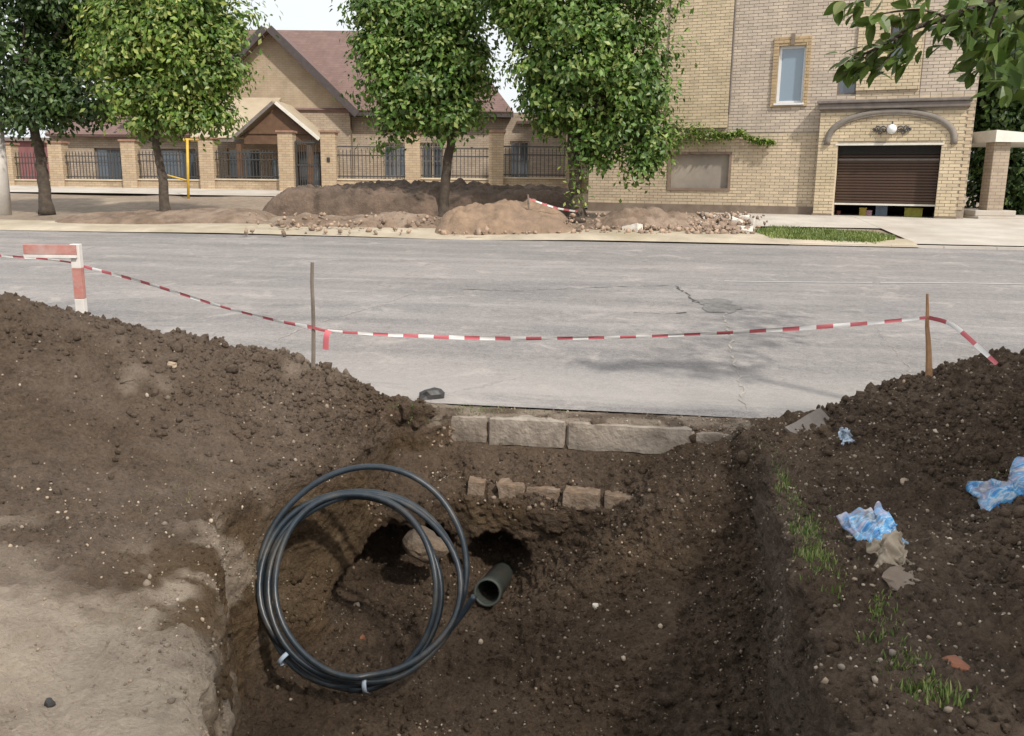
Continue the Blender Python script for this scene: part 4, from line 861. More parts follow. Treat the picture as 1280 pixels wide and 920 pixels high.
# windows
def window(r, o, frame, glass, parent, name='window', fw=.06, bars=0, sill=True, depth=.12, inset=.12):
    a0, a1, z0, z1 = r; fr = MB(); fr.box(a0, a0+fw, o, o+.06, z0, z1); fr.box(a1-fw, a1, o, o+.06, z0, z1); fr.box(a0+fw, a1-fw, o, o+.06, z0, z0+fw); fr.box(a0+fw, a1-fw, o, o+.06, z1-fw, z1)
    for i in range(bars): x = lerp(a0, a1, (i+1)/(bars+1)); fr.box(x-.02, x+.02, o, o+.05, z0+fw, z1-fw)
    w_ = fr.build(name, frame, parent); MB().box(a0+fw*.8, a1-fw*.8, o+.025, o+.035, z0+fw*.8, z1-fw*.8).build('pane', glass, w_)
    if sill: MB().box(a0-.04, a1+.04, o-inset-.06, o+.0, z0-.05, z0-.001).build('sill', frame, w_)
    return w_
window(W1, .08, M['white'], M['glass_sky'], bld, fw=.07); window(W2, .10, M['grey_trim'], M['glassdark'], bld, fw=.05, sill=False); window(W3, .10, M['grey_trim'], M['glassdark'], bld, fw=.05, sill=False)
mb = MB()
sr = rect(966, 46, 1012, 133); 
mb2 = MB(); t_ = sr
brick_fill(mb2, sr[0], sr[1], sr[2], sr[3], -.05, [W1]); holes_wall(mb2, sr[0], sr[1], sr[2], sr[3], -.045, -.0015, [W1]); tag(mb2.build('window_surround', simple('tan_surround', (.43, .32, .19), .85, .12, 3, .3, .004, island=.15), bld))
MB().box((W1[0]+W1[1])/2-.05, (W1[0]+W1[1])/2+.05, -.09, -.061, W1[3]+.01, sr[3]+.08).build('keystone', M['plinth'], bld)
MB().box(PN[0]+.001, PN[1]-.001, .10, .14, PN[2]+.001, PN[3]-.001).build('notice_board', M['panel'], bld)
q = MB(); fw = .07
for r in ((PN[0]-fw, PN[0], PN[2]-fw, PN[3]+fw), (PN[1], PN[1]+fw, PN[2]-fw, PN[3]+fw), (PN[0], PN[1], PN[2]-fw, PN[2]), (PN[0], PN[1], PN[3], PN[3]+fw)): q.box(r[0], r[1], -.04, .09, r[2], r[3])
q.build('notice_board_frame', M['panelframe'], bld)
# pipes: corner downpipe line
MB().tube([(yl[0][1]+.03, -.05, zp+2.6), (yl[0][1]+.03, -.05, BH)], .03, 6).build('cable', M['grey_trim'], bld)
# porch at the right
pc = empty('side_porch', at(1237, 272, 24.0), 'cream flat canopy on a square column beside the brick building', 'porch', rz=0)
pl = pc.location.copy(); S = (at(1280, 270, 23.2)-at(1180, 270, 23.2)).x/100
ch = at(1237, 178, 24.0).z-pl.z
MB().box(-.22, .22, -.22, .22, .2, ch).build('column', M['housebrick'], pc, bevel=.02)
q = MB(); q.add([(-.30, -.4, ch+.0), (2.8, -.4, ch+.0), (2.8, 3.0, ch+.0), (-.30, 3.0, ch+.0), (-.30, -.4, ch+.30), (2.8, -.4, ch+.06), (2.8, 3, ch+.06), (-.30, 3, ch+.30)], [(3, 2, 1, 0), (4, 5, 6, 7), (0, 1, 5, 4), (1, 2, 6, 5), (2, 3, 7, 6), (3, 0, 4, 7)]); q.build('canopy', M['cream'], pc)
MB().box(-.62, .9, -.6, 2, -.3, .05).box(-.58, .5, -.35, 2, .051, .2).build('step', M['pavement'], pc, bevel=.02)
print('building', time.time()-T0)

# ------------------------------------------------------------------ house behind the fence
HY = 37.0
def hp(u, v, Y=HY): p = at(u, v, Y); return p.x, p.z
hz = 1.35
hou = empty('gabled_house', (hp(340, 237)[0], HY, hz), 'low beige house with a steep gable and red brown roof behind the brick fence', 'house'); hx = hou.location.x
def L(u, v, Y=HY): x, z = hp(u, v, Y); return x-hx, z-hz
xl, _ = L(62, 237); xgl = L(240, 137)[0]; xgr, zg = L(437, 137); xr = L(790, 237)[0]; _, zap = L(338, 40); xap = L(338, 40)[0]
ze = L(560, 139)[1]
gxl = xap-(xgr-xap)
wins = []
def R4(u0, v0, u1, v1, Y=HY): a = L(u0, v1, Y); b = L(u1, v0, Y); return (a[0], b[0], a[1], b[1])
wl_ = [R4(286, 186, 326, 229), R4(338, 196, 352, 237), R4(478, 178, 512, 224), R4(526, 178, 553, 224), R4(637, 176, 662, 226), R4(372, 190, 400, 238)]
mb = MB(); holes_wall(mb, gxl, xgr, -.6, zg, 0, .3, wl_); mb.build('gable_wall', M['housebrick'], hou)
mb = MB(); mb.prism([(gxl, zg+.001), (xgr, zg+.001), (xap, zap)], 0, .3); mb.build('gable', M['siding'], hou)
mb = MB(); holes_wall(mb, xgr+.001, xr, -.6, ze, .4, .7, [(a, b, c, d) for a, b, c, d in wl_]); mb.box(xr-.3, xr, .71, 8, -.6, ze); mb.build('right_wall', M['housebrick'], hou)
mb = MB(); zw = L(150, 168)[1]; wl2 = [R4(115, 185, 150, 226), R4(196, 186, 240, 228)]; holes_wall(mb, xl, gxl-.001, -.6, zw, .4, .7, wl2); mb.build('left_wall', M['housebrick'], hou)
MB().box(xl+.1, xr-.4, 2.5, 2.6, -.6, ze-.3).build('inner_wall', M['dark'], hou)
# main roof: eave to ridge, hipped right
zr = L(400, 38, 41.5)[1]; xe = L(642, 137, HY)[0]; xh = L(566, 38, 41.5)[0]; th = .14
q = MB(); yE, yR, yB = -.1, 4.5, 9.5; xL0 = L(150, 137)[0]; xLr = L(250, 38, 41.5)[0]
q.add([(xgr-3, yE, ze), (xe, yE, ze), (xh, yR, zr), (xLr, yR, zr), (xe, yB, ze), (xL0, yB, ze), (xL0, yE, ze-.0)], [(0, 1, 2, 3), (1, 4, 2), (4, 5, 3, 2), (6, 0, 3), (5, 6, 3)]); o = q.build('roof', M['roof'], hou); m_ = o.modifiers.new('s', 'SOLIDIFY'); m_.thickness = th
MB().box(xgr, xe, yE-.05, yE+.05, ze-.22, ze-.1).box(xgr, xe-.1, yE+.06, .5, ze-.24, ze-.2).build('fascia', M['barge'], hou)
# right lower roof part behind tree
q = MB(); xr2 = L(735, 137)[0]
q.add([(xe+.15, .1, ze-.35), (xr+.1, .1, ze-.35), (xr+.1, 3.5, ze+.1), (xe+.15, 3.5, ze+.1)], [(0, 1, 2, 3)]); o = q.build('lean_to_roof', M['roof'], hou); o.modifiers.new('s', 'SOLIDIFY').thickness = .1
# gable roof slopes
def slope(xa, za, xb, zb, y0, y1, t_, name, mat): 
    d = Vector((xb-xa, zb-za)).normalized(); n_ = Vector((-d.y, d.x)); n_ = n_ if n_.y > 0 else -n_
    MB().prism([(xa, za), (xb, zb), (xb+n_.x*t_, zb+n_.y*t_), (xa+n_.x*t_, za+n_.y*t_)], y0, y1).build(name, mat, hou)
dx = (xgr-xap); sl_ = (zap-zg)/dx
slope(xap, zap+.02, xap+dx+.25, zap+.02-sl_*(dx+.25), -.5, 5.0, .16, 'gable_roof', M['roof']); slope(xap, zap+.02, xap-dx-.25, zap+.02-sl_*(dx+.25), -.5, 5.0, .16, 'gable_roof', M['roof'])
slope(xap-.0, zap-.04, xap+dx+.30, zap-.04-sl_*(dx+.30), -.58, -.502, .28, 'barge_board', M['barge']); slope(xap, zap-.04, xap-dx-.30, zap-.04-sl_*(dx+.30), -.58, -.502, .28, 'barge_board', M['barge'])
# left wing roof
q = MB(); xw0 = L(55, 165)[0]; q.add([(xw0, 0, zw), (gxl+.3, 0, zw), (gxl+.3, 4.2, zw+2.1), (xw0+1.2, 4.2, zw+2.1), (gxl+.3, 8, zw), (xw0, 8, zw)], [(0, 1, 2, 3), (4, 5, 3, 2), (5, 0, 3)]); o = q.build('wing_roof', M['roof'], hou); o.modifiers.new('s', 'SOLIDIFY').thickness = .12
# tan lean-to roof left of porch
t0 = L(238, 172, HY-2); t1 = L(308, 172, HY-2); t2 = L(352, 122, HY); t3 = L(262, 122, HY)
q = MB(); q.add([(t0[0], -2, t0[1]), (t1[0], -2, t1[1]), (t2[0], -.02, t2[1]), (t3[0], -.02, t3[1])], [(0, 1, 2, 3)]); o = q.build('lean_to_roof', M['tanroof'], hou); o.modifiers.new('s', 'SOLIDIFY').thickness = .1
MB().box(t0[0], t1[0], -1.95, -1.88, t0[1]-.14, t0[1]-.02).build('fascia', M['grey_trim'], hou)
# porch gable
pa = L(343, 128, HY-2.4); pr = L(394, 171, HY-2.4); plx = pa[0]-(pr[0]-pa[0])
por = MB().prism([(plx+.3, pr[1]+.1), (pr[0]-.3, pr[1]+.1), (pa[0], pa[1]-.12)], -2.2, -2.1).build('porch_gable', M['brownwood'], hou)
slope(pa[0], pa[1], pr[0]+.1, pr[1]-.08, -2.4, 0, .10, 'porch_roof', M['tanroof']); slope(pa[0], pa[1], plx-.1, pr[1]-.08, -2.4, 0, .10, 'porch_roof', M['tanroof'])
slope(pa[0], pa[1]-.05, pr[0]+.12, pr[1]-.14, -2.46, -2.402, .12, 'porch_barge', M['cream']); slope(pa[0]-.02, pa[1]-.05, plx-.12, pr[1]-.14, -2.46, -2.402, .12, 'porch_barge', M['grey_trim'])
MB().box(plx+.2, pr[0]-.2, -2.15, -2.05, pr[1]-.28, pr[1]+.08).build('porch_beam', M['brownwood'], hou)
for uu in (300, 388): a = L(uu, 200, HY-2.1)[0]; MB().box(a-.09, a+.09, -2.2, -2.0, -.3, pr[1]-.29).build('porch_post', M['brownwood'], hou)
def grille(r, o, parent, n_=6):
    q = MB(); a0, a1, z0, z1 = r
    for i in range(n_): x = lerp(a0, a1, (i+.5)/n_); q.box(x-.015, x+.015, o-.06, o-.03, z0, z1)
    for f_ in (.1, .5, .9): q.box(a0, a1, o-.028, o-.005, lerp(z0, z1, f_)-.015, lerp(z0, z1, f_)+.015)
    q.build('grille', M['grey_trim'], parent)
for i, r in enumerate(wl_):
    fr_ = M['white'] if i != 5 else M['brownwood']; off = .1 if i in (0, 1, 5) else .5
    w_ = window(r, off, M['coping'] if i not in (5,) else M['brownwood'], M['glassdark'] if i != 1 else M['glass_sky'], hou, 'window' if i != 5 else 'door', .07, 1, i != 5)
    if i in (2, 3, 4): grille(r, off-.1, w_)
for r in wl2: w_ = window(r, .5, M['grey_trim'], M['glassdark'], hou, 'window', .07, 1)
# ------------------------------------------------------------------ brick fence with iron railings
fen = empty('brick_fence', at(413, 238, 33), 'beige brick pillar fence with black iron railings in front of the house', 'fence'); f0 = fen.location.copy()
pil = [(15, 181, 237, 35.6), (77, 179, 237, 35.0), (167, 177, 237, 34.4), (263, 174, 237, 33.8), (361, 166, 237.5, 33), (413.5, 166, 237.5, 33), (517, 168, 236.5, 33), (620, 166, 235.5, 33), (716, 165, 235, 33), (812, 165, 234, 33)]
pme = {}
pp = []
for u, vt, vb, Y in pil:
    a = at(u, vb, Y)-f0; t = at(u, vt, Y)-f0; w_ = .27; pp.append((a, t, u))
    o = MB().box(-w_, w_, -w_, w_, -.3, t.z-a.z).build('pillar', M['pillar'], fen); o.location = a
    MB().box(-w_-.05, w_+.05, -w_-.05, w_+.05, t.z-a.z+.002, t.z-a.z+.07).build('cap', M['cap'], o)
barme = None
for (a, t, u), (b, t2_, u2) in zip(pp, pp[1:]):
    if u == 361: continue
    d = b-a; ln = math.hypot(d.x, d.y)-.54; an = math.atan2(d.y, d.x); dz = (b.z-a.z)
    e = bpy.data.objects.new('railing_panel', None)
    q = MB(); q.box(.001, ln-.001, -.12, .12, -.3, .36); lw = q.build('low_wall', M['pillar'], fen)
    lw.location = a+Vector((math.cos(an)*.27, math.sin(an)*.27, 0)); lw.rotation_euler = (0, 0, an)
    MB().box(.0, ln, -.16, .16, .362, .41).build('coping', M['coping'], lw)
    hgt = (t.z-a.z)-.3; q = MB()
    for zz in (.50, hgt*.72, hgt-.18): q.box(0, ln, -.015, .015, zz-.02, zz+.02)
    rl = q.build('railing', M['iron'], fen); rl.location = lw.location; rl.rotation_euler = lw.rotation_euler
    nb_ = int(ln/.135)
    for i in range(nb_):
        if barme is None:
            qq = MB(); qq.box(-.011, .011, -.011, .011, .42, hgt-.06); qq.add([(-.02, -.011, hgt-.06), (.02, -.011, hgt-.06), (0, 0, hgt+.06), (.02, .011, hgt-.06), (-.02, .011, hgt-.06)], [(0, 1, 2), (1, 3, 2), (3, 4, 2), (4, 0, 2), (0, 4, 3, 1)])
            bo = qq.build('bar', M['iron'], rl); barme = bo.data
        else: bo = link('bar', barme, rl)
        bo.location = ((i+.5)*ln/nb_, 0.02, 0)
mb = MB()
mb.box(pp[5][0].x-.35, pp[-1][0].x+.4, -.45, .4, -.35, -.02)
mb.build('footing', M['coping'], fen)
q = MB(); a, b = pp[0][0], pp[4][0]; an = math.atan2(b.y-a.y, b.x-a.x); q.box(-.4, (b-a).length+.4, -.45, .4, -.35, -.02); o = q.build('footing', M['coping'], fen); o.location = a; o.rotation_euler = (0, 0, an)
g0x, g1x = pp[4][0].x+.29, pp[5][0].x-.29; q = MB()
for zz in (.08, .9, 1.7): q.box(g0x, g1x, -.02, .02, zz-.03, zz+.03)
q.box(g0x, g0x+.05, -.021, .021, .03, 1.75); q.box(g1x-.05, g1x, -.021, .021, .03, 1.75); gt = q.build('gate', M['iron'], fen); gbm = None
for i in range(11):
    if gbm is None: gb_o = MB().box(-.013, .013, -.013, .013, .05, 1.8).build('bar', M['iron'], gt); gbm = gb_o.data
    else: gb_o = link('bar', gbm, gt)
    gb_o.location = (lerp(g0x, g1x, (i+.7)/11.4), .028, 0)
# little plate on the gate pillar
MB().box(pp[5][0].x-.05, pp[5][0].x+.06, -.30, -.272, pp[5][0].z+1.0, pp[5][0].z+1.16).build('mailbox', M['dark'], fen)
# background at far left
mf = empty('maroon_shed', (at(32, 237, 40).x, 40, 1.4), 'maroon boarded shed seen between the left pole and the first tree', 'shed'); MB().box(-2.6, 1.2, 0, 3, -.4, 1.9).build('wall', M['maroon'], mf); MB().box(-2.8, 1.4, -.2, 3.2, 1.9, 2.05).build('roof', M['grey_trim'], mf)
# yellow gas pipe
gp_ = empty('gas_pipe', at(235, 243, 30), 'thin yellow gas riser pipe standing before the left fence', 'gas pipe'); g0 = gp_.location.copy(); tp = at(234, 174, 30)-g0
MB().tube([(0, 0, -.3), tp], .045, 8).build('riser', M['yellow'], gp_, smooth=True)
MB().tube([(-.02, 0, tp.z*.96), (-.02, .0, tp.z), (.25, .6, tp.z)], .035, 6).build('elbow', M['yellow'], gp_, smooth=True); MB().tube([(0, .06, tp.z*.25), (-.75, .2, tp.z*.35)], .03, 6).build('branch_pipe', M['yellow'], gp_, smooth=True)
# left pole
pb_ = ghit(2, 268)
po = empty('utility_pole', pb_, 'pale concrete pole with teal upper part at the left edge', 'pole'); q0 = po.location.copy(); a = at(-6, 150, pb_.y)-q0; b = at(-14, -250, pb_.y)-q0
MB().tube([(0, 0, -.3), a], [.25, .18], 16).build('concrete_base', M['concrete'], po, smooth=True); MB().tube([a, b], [.17, .12], 14).build('shaft', M['teal'], po, smooth=True)
print('house', time.time()-T0)

# ------------------------------------------------------------------ dirt heaps and rubble on the far side
def heap(name, u0, u1, vt, vb, Y, depth, mat, label, seed, sharp=1.0, flat=0.):
    a = at(u0, vb, Y); b = at(u1, vb, Y); hgt = at((u0+u1)/2, vt, Y+depth*.3).z-at((u0+u1)/2, vb, Y).z; wd = (b-a).length; nx, ny = max(20, int(wd/.05)), max(12, int(depth/.05))
    X, Y_ = np.meshgrid(np.linspace(-1, 1, nx), np.linspace(-1, 1, ny), indexing='ij'); q = np.stack([X.ravel()*wd/2, Y_.ravel()*depth/2, np.full(X.size, seed*1.)], 1)
    env = np.clip(1-np.abs(X)**(2+flat*14), 0, 1)*np.clip(1-np.abs(Y_)**(2+flat*4), 0, 1); env = env.ravel()
    Z = hgt*env*(1+(.55 if flat < 1 else .15)*vnoise(q, .8, seed))+(np.abs(vnoise(q, 3.0, seed+2))*.20+np.abs(vnoise(q, 7, seed+4))*.10)*np.sqrt(env)*min(1, hgt*2)-.06*(1-env)-.02
    mid = (a+b)/2; Xl, Yl = q[:, 0], q[:, 1]; i = np.arange(nx*ny).reshape(nx, ny); Fq = np.stack([i[:-1, :-1], i[1:, :-1], i[1:, 1:], i[:-1, 1:]], -1).reshape(-1, 4)
    an = math.atan2(b.y-a.y, b.x-a.x)
    wx = mid.x+Xl; wy = Y+depth/2*.6+Yl; base = gz(wx, wy)
    o = link(name, np_mesh(name, np.stack([Xl, Yl, Z+base-mid.z], 1), Fq, True), mat=mat); o.location = (mid.x, Y+depth/2*.6, mid.z); tag(o, label, 'earth heap'); return o
M['reddirt'] = simple('pale_reddish_spoil', (.24, .165, .11), .95, .3, 4, .9, .04, dirt=(.20, .14, .10), detail=8); M['darkdirt'] = simple('dark_spoil', (.105, .075, .055), .95, .35, 4, .9, .05, dirt=(.22, .15, .11), detail=8); M['browndirt'] = simple('brown_spoil', (.165, .115, .08), .95, .35, 4, .9, .04, dirt=(.34, .26, .2), detail=8)
heap('earth_bank', 328, 735, 239, 268, 24.5, 3.2, M['darkdirt'], 'long dark earth bank in front of the house fence', 3, flat=1)
heap('earth_heap', 540, 725, 261, 290, 20.0, 2.6, M['reddirt'], 'pale reddish earth heap at the roadside beside the ivy trunk', 6, flat=.12)
heap('earth_heap', 715, 905, 266, 291, 20.3, 1.8, M['browndirt'], 'brown earth heap with rubble in front of the brick building', 9)
heap('earth_heap', 60, 330, 263, 274, 22, 2.6, M['browndirt'], 'low brown earth ridge under the two left trees', 12, flat=.4)
heap('earth_heap', 330, 560, 267, 280, 21, 2.0, M['browndirt'], 'low reddish earth ridge at the foot of the dark bank', 15, flat=.4)
def farstone(u, v, Y, r, mat, label=None, nm='rubble_piece', grp='rubble pieces by the far kerb', seed=1, z=None):
    p = at(u, v, Y); return p
bricksrc = []
for i in range(16):
    u = rnd.uniform(876, 938) if i < 12 else rnd.uniform(775, 800); v = rnd.uniform(274, 291); Y = lerp(21.5, 19.7, (v-270)/22); p = at(u, v, Y)
    sz = (rnd.uniform(.10, .22), rnd.uniform(.08, .14), rnd.uniform(.07, .13)); zb = float(gz(p.x, p.y)); mb = rough_block(-sz[0], sz[0], -sz[1], sz[1], -sz[2], sz[2], .02, .09, i)
    o = mb.build('rubble_block', M['whitepebble'] if i % 3 == 0 or u > 915 else M['rubble']); o.location = (p.x, p.y, max(p.z, zb+sz[2]*.6)); o.rotation_euler = (rnd.uniform(-.3, .3), rnd.uniform(-.3, .3), rnd.uniform(0, 3)); 
    tag(o, 'whitish broken masonry block in the rubble at the far roadside' if (i % 3 == 0 or u > 915) else 'pinkish broken brick block in the rubble at the far roadside', 'rubble block', 'whitish masonry blocks beside the brown heap' if (i % 3 == 0 or u > 915) else 'pinkish brick blocks beside the brown heap')
# loose rubble stuff
mbv = []; bv, bf = ico(1); Fall = []; k0 = 0
for i in range(1100):
    u = rnd.choice([rnd.gauss(640, 40), rnd.gauss(820, 45), rnd.gauss(900, 22), rnd.uniform(300, 940)]); v = rnd.uniform(266, 292); p = at(u, v, lerp(21.8, 19.4, (v-264)/28)); s = min(.075, math.exp(rnd.gauss(-3.4, .55)))
    zb = float(gz(p.x, p.y)); b = bv*s*rng.uniform(.6, 1.2, 3)*(1+rng.normal(0, .3, (len(bv), 1))); mbv.append(b+[p.x, p.y, max(zb, min(p.z, zb+.6))]); Fall.append(bf+k0); k0 += len(bv)
tag(link('rubble_scatter', np_mesh('rubble_scatter', np.concatenate(mbv), np.concatenate(Fall)), mat=M['rubble']), 'small rubble strewn over the far heaps', None, None, 'stuff')
# lawn strip before the garage
lp = []
for _ in range(11000):
    t_ = rnd.random(); u = 945+173*t_; v0 = lerp(284, 294, t_); v1 = lerp(298, 304, t_); e_ = min(1, t_*9, (1-t_)*7); v = lerp((v0+v1)/2, rnd.uniform(v0, v1), e_)
    p = ghit(u, v+rnd.gauss(0, .5), dz=.03); lp.append((p.x, p.y, p.z-.02))
blades('lawn_strip', lp, .10, M['lawn'], 'strip of green grass between the kerb and the garage pavement', w_=.016, segs=2)
# small stick with tape on the heap
stk = stake('stake', 662, 243, 276, 20.6, .025, .02, M['wood'], 'small far stake on the pale reddish heap', 'stake')
tape('barrier_tape', [at(662, 249, 20.5), at(680, 255, 20.6), at(700, 261, 20.8), at(722, 264, 21.0)], 'short distant tape from the small stake to the ivy trunk', width=.045, per=.15, seed=6)

# ------------------------------------------------------------------ trees
def leaves_mesh(name, centres, outw, size, mat, parent, seed=0, droop=.5, aspect=.55):
    if isinstance(centres, tuple): centres, outw = centres
    r = np.random.default_rng(seed); k = len(centres); az = r.uniform(0, 2*np.pi, k); el = r.normal(-droop, .5, k)
    d = np.stack([np.cos(az)*np.cos(el), np.sin(az)*np.cos(el), np.sin(el)], 1); up = np.tile([0, 0, 1.], (k, 1))+r.normal(0, .5, (k, 3)); 
    if outw is not None:
        nn0 = outw/(np.linalg.norm(outw, axis=1)[:, None]+1e-9)+np.array([0, 0, .45])+r.normal(0, .38, (k, 3)); nn0 /= np.linalg.norm(nn0, axis=1)[:, None]
        d = d+np.array([0, 0, -.25]); d = d-nn0*(d*nn0).sum(1)[:, None]; d /= np.linalg.norm(d, axis=1)[:, None]+1e-9; up = nn0
    s = np.cross(d, up); s /= np.linalg.norm(s, axis=1)[:, None]+1e-9; nn = np.cross(s, d)
    sz = (size*r.uniform(.65, 1.3, k))[:, None]; c = centres
    v = np.stack([c, c+d*sz*.5+s*sz*aspect*.5+nn*sz*.08, c+d*sz, c+d*sz*.5-s*sz*aspect*.5+nn*sz*.08], 1)
    q = (np.arange(4)[None]+np.arange(k)[:, None]*4); F_ = np.concatenate([q[:, [0, 1, 2]], q[:, [0, 2, 3]]])
    return link(name, np_mesh(name, v.reshape(-1, 3), F_), parent, mat)
def clump_points(lobes, n_, seed, clump=.32, shell=.55):
    r = np.random.default_rng(seed); vol = np.array([l[1][0]*l[1][1]*l[1][2] for l in lobes])**.8; vol = vol/vol.sum(); out = []; ow = []
    n_ = int(n_*1.2); nc = max(30, n_//105); which = r.choice(len(lobes), nc, p=vol)
    for w_ in which:
        c, rr = lobes[w_]; d = r.normal(size=3); d /= np.linalg.norm(d); rad = r.uniform(shell*.6, 1.0)**.6*r.uniform(.74, 1.24); cc = np.array(c)+d*np.array(rr)*rad
        m_ = int(105*r.uniform(.4, 1.6)); off = r.normal(size=(m_, 3))*clump*r.uniform(.6, 1.5)*np.array([1, 1, .7]); out.append(cc+off); ow.append(off/clump+d*.5)
    return np.concatenate(out), np.concatenate(ow)
def tree(label, base, Y, path, r0, lobes_px, n_, mat, seed, size=.155, cat='tree', grp=None, clump=.23, dy=1.0):
    b = at(*base, Y); t = empty('deciduous_tree', b, label, cat, grp); b = t.location.copy()
    pts = [Vector((0, 0, -.3))]+[at(u, v, Y)-b for u, v in path]; n1 = len(pts); pts_s = spline(pts, 4); rs = [lerp(r0, r0*.45, i/(len(pts_s)-1)) for i in range(len(pts_s))]; rs[0] *= 1.35; rs[1] *= 1.2
    q = MB(); q.tube([p+Vector((rnd.uniform(-.02, .02), rnd.uniform(-.02, .02), 0)) for p in pts_s], rs, 9); q.build('trunk', M['bark'], t, smooth=True)
    S_ = (at(200, 200, Y)-at(100, 200, Y)).length/100; lob = []
    for (u, v, rad, *rest) in lobes_px:
        dY = rest[0] if rest else 0; c = at(u, v, Y+dY)-b; lob.append((tuple(c), (rad*S_, rad*S_*dy, rad*S_*.9)))
    q = MB(); top = pts_s[-1]
    for i, (c, rr) in enumerate(lob):
        st = pts_s[int(len(pts_s)*rnd.uniform(.62, .98))]; mid_ = (st+Vector(c))/2+Vector((rnd.uniform(-.2, .2), rnd.uniform(-.2, .2), -.1)); q.tube(spline([st, mid_, Vector(c)], 4), [lerp(r0*.4, .02, k/8) for k in range(9)], 6)
        for _ in range(3): e = Vector(c)+Vector([rnd.uniform(-.7, .7)*x for x in rr]); q.tube([Vector(c).lerp(mid_, .3), e], [.03, .012], 5)
    q.build('limbs', M['bark'], t, smooth=True)
    leaves_mesh('crown', clump_points(lob, n_, seed, clump), None, size, mat, t, seed)
    return t
tree('tall dark tree with leaning trunk at the far left', (58, 254), 24.0, [(54, 225), (50, 190), (42, 155), (38, 110), (40, 60)], .17, [(30, 60, 55), (85, 45, 50, 1), (60, 110, 45), (15, 120, 40), (108, 118, 36), (120, 70, 40, 1.5), (40, -10, 55), (95, -15, 50), (70, 140, 26), (22, 142, 24), (118, 145, 20)], 19000, M['leafD'], 1)
tree('bright leafy tree with a thin twisting trunk second from the left', (207, 258), 22.8, [(205, 235), (202, 215), (197, 190), (196, 168), (205, 120), (215, 70)], .13, [(170, 60, 50), (225, 45, 60), (265, 90, 45), (210, 110, 45), (160, 115, 32), (245, 140, 34), (200, 5, 60), (255, 10, 50), (282, 55, 30), (190, 150, 22), (262, 150, 22), (140, 25, 40), (225, 150, 25), (195, 185, 12)], 26000, M['leafB'], 2)
tree('medium tree with slender dark trunk before the middle of the fence', (553, 262), 24.0, [(556, 235), (560, 200), (565, 170), (568, 130), (555, 80), (530, 40)], .15, [(500, 40, 48), (545, 30, 50), (480, 90, 32), (530, 95, 42), (572, 80, 42), (592, 130, 22), (500, 140, 26), (560, 140, 34), (475, 15, 36), (560, -5, 44), (470, 60, 26), (480, 170, 12)], 22000, M['leafA'], 3)
t4 = tree('largest round tree with ivy shoots on its trunk beside the brick building', (720, 264), 22.6, [(719, 240), (718, 210), (715, 180), (718, 140), (730, 80)], .19, [(720, 50, 72), (770, 60, 60), (690, 95, 42), (760, 120, 60), (700, 130, 42), (800, 110, 40), (795, 160, 42), (760, 175, 34), (815, 185, 25), (800, 200, 18), (745, 178, 20), (700, -10, 70), (780, -5, 60), (660, 25, 36), (645, -5, 34), (840, 165, 15), (665, 130, 16), (625, 5, 20), (690, 150, 24)], 32000, M['leafA'], 4)
ivp = np.array([list(at(716+rnd.gauss(6, 8), rnd.uniform(170, 258), 22.3+rnd.uniform(-.2, .2))-t4.location) for _ in range(170)]); leaves_mesh('trunk_shoots', ivp, None, .13, M['leafB'], t4, 9)['kind'] = 'stuff'
ivp = np.array([list(at(rnd.gauss(209, 5), rnd.uniform(160, 256), 22.6)) for _ in range(160)]); 
# creeper on the building front
cr = []
for _ in range(1500):
    u = rnd.uniform(835, 968); base_ = np.interp(u, [835, 870, 905, 925, 945, 968], [172, 167, 170, 166, 175, 177]); sp = np.interp(u, [835, 880, 910, 968], [9, 6, 2.2, 1.6]); a, z = bp(u, base_+rnd.gauss(0, sp), -.12); cr.append(list(bw_(a, -.12-rnd.random()*.12, z)-bw_(0, 0, 0)))
ov = empty('creeper', bw_(0, 0, 0), 'thin green creeper trailing along the brick wall above the notice panel', 'creeper'); leaves_mesh('creeper_leaves', np.array(cr), None, .10, M['leafB'], ov, 12)
MB().tube([bw_(*(lambda r: (r[0], -.08, r[1]))(bp(u, v, -.1)))-bw_(0, 0, 0) for u, v in ((835, 172), (870, 168), (905, 171), (925, 166), (945, 175), (966, 177))], .012, 5).build('stem', M['bark'], ov)
# dark trees right of the building
tree('dark dense tree directly behind the side porch', (1262, 268), 28.5, [(1262, 220), (1264, 160), (1262, 80)], .2, [(1262, 110, 40), (1280, 60, 55), (1240, 60, 22), (1275, 180, 40), (1255, 220, 26), (1300, 230, 50), (1262, 20, 55), (1290, 130, 50), (1250, 150, 20), (1240, 240, 14), (1252, 190, 20), (1236, 100, 22), (1240, 30, 30), (1242, 205, 18), (1245, 75, 26)], 22000, M['leafD'], 5, cat='tree', size=.2, clump=.4)
tree('dark tree further right and behind the porch tree', (1330, 268), 34, [(1330, 200), (1325, 120)], .25, [(1300, 120, 70), (1280, 200, 50), (1340, 60, 80), (1260, 240, 34), (1290, 40, 60), (1255, 150, 40), (1250, 60, 40), (1262, 190, 40)], 20000, M['leafD'], 6, size=.3, clump=.6)
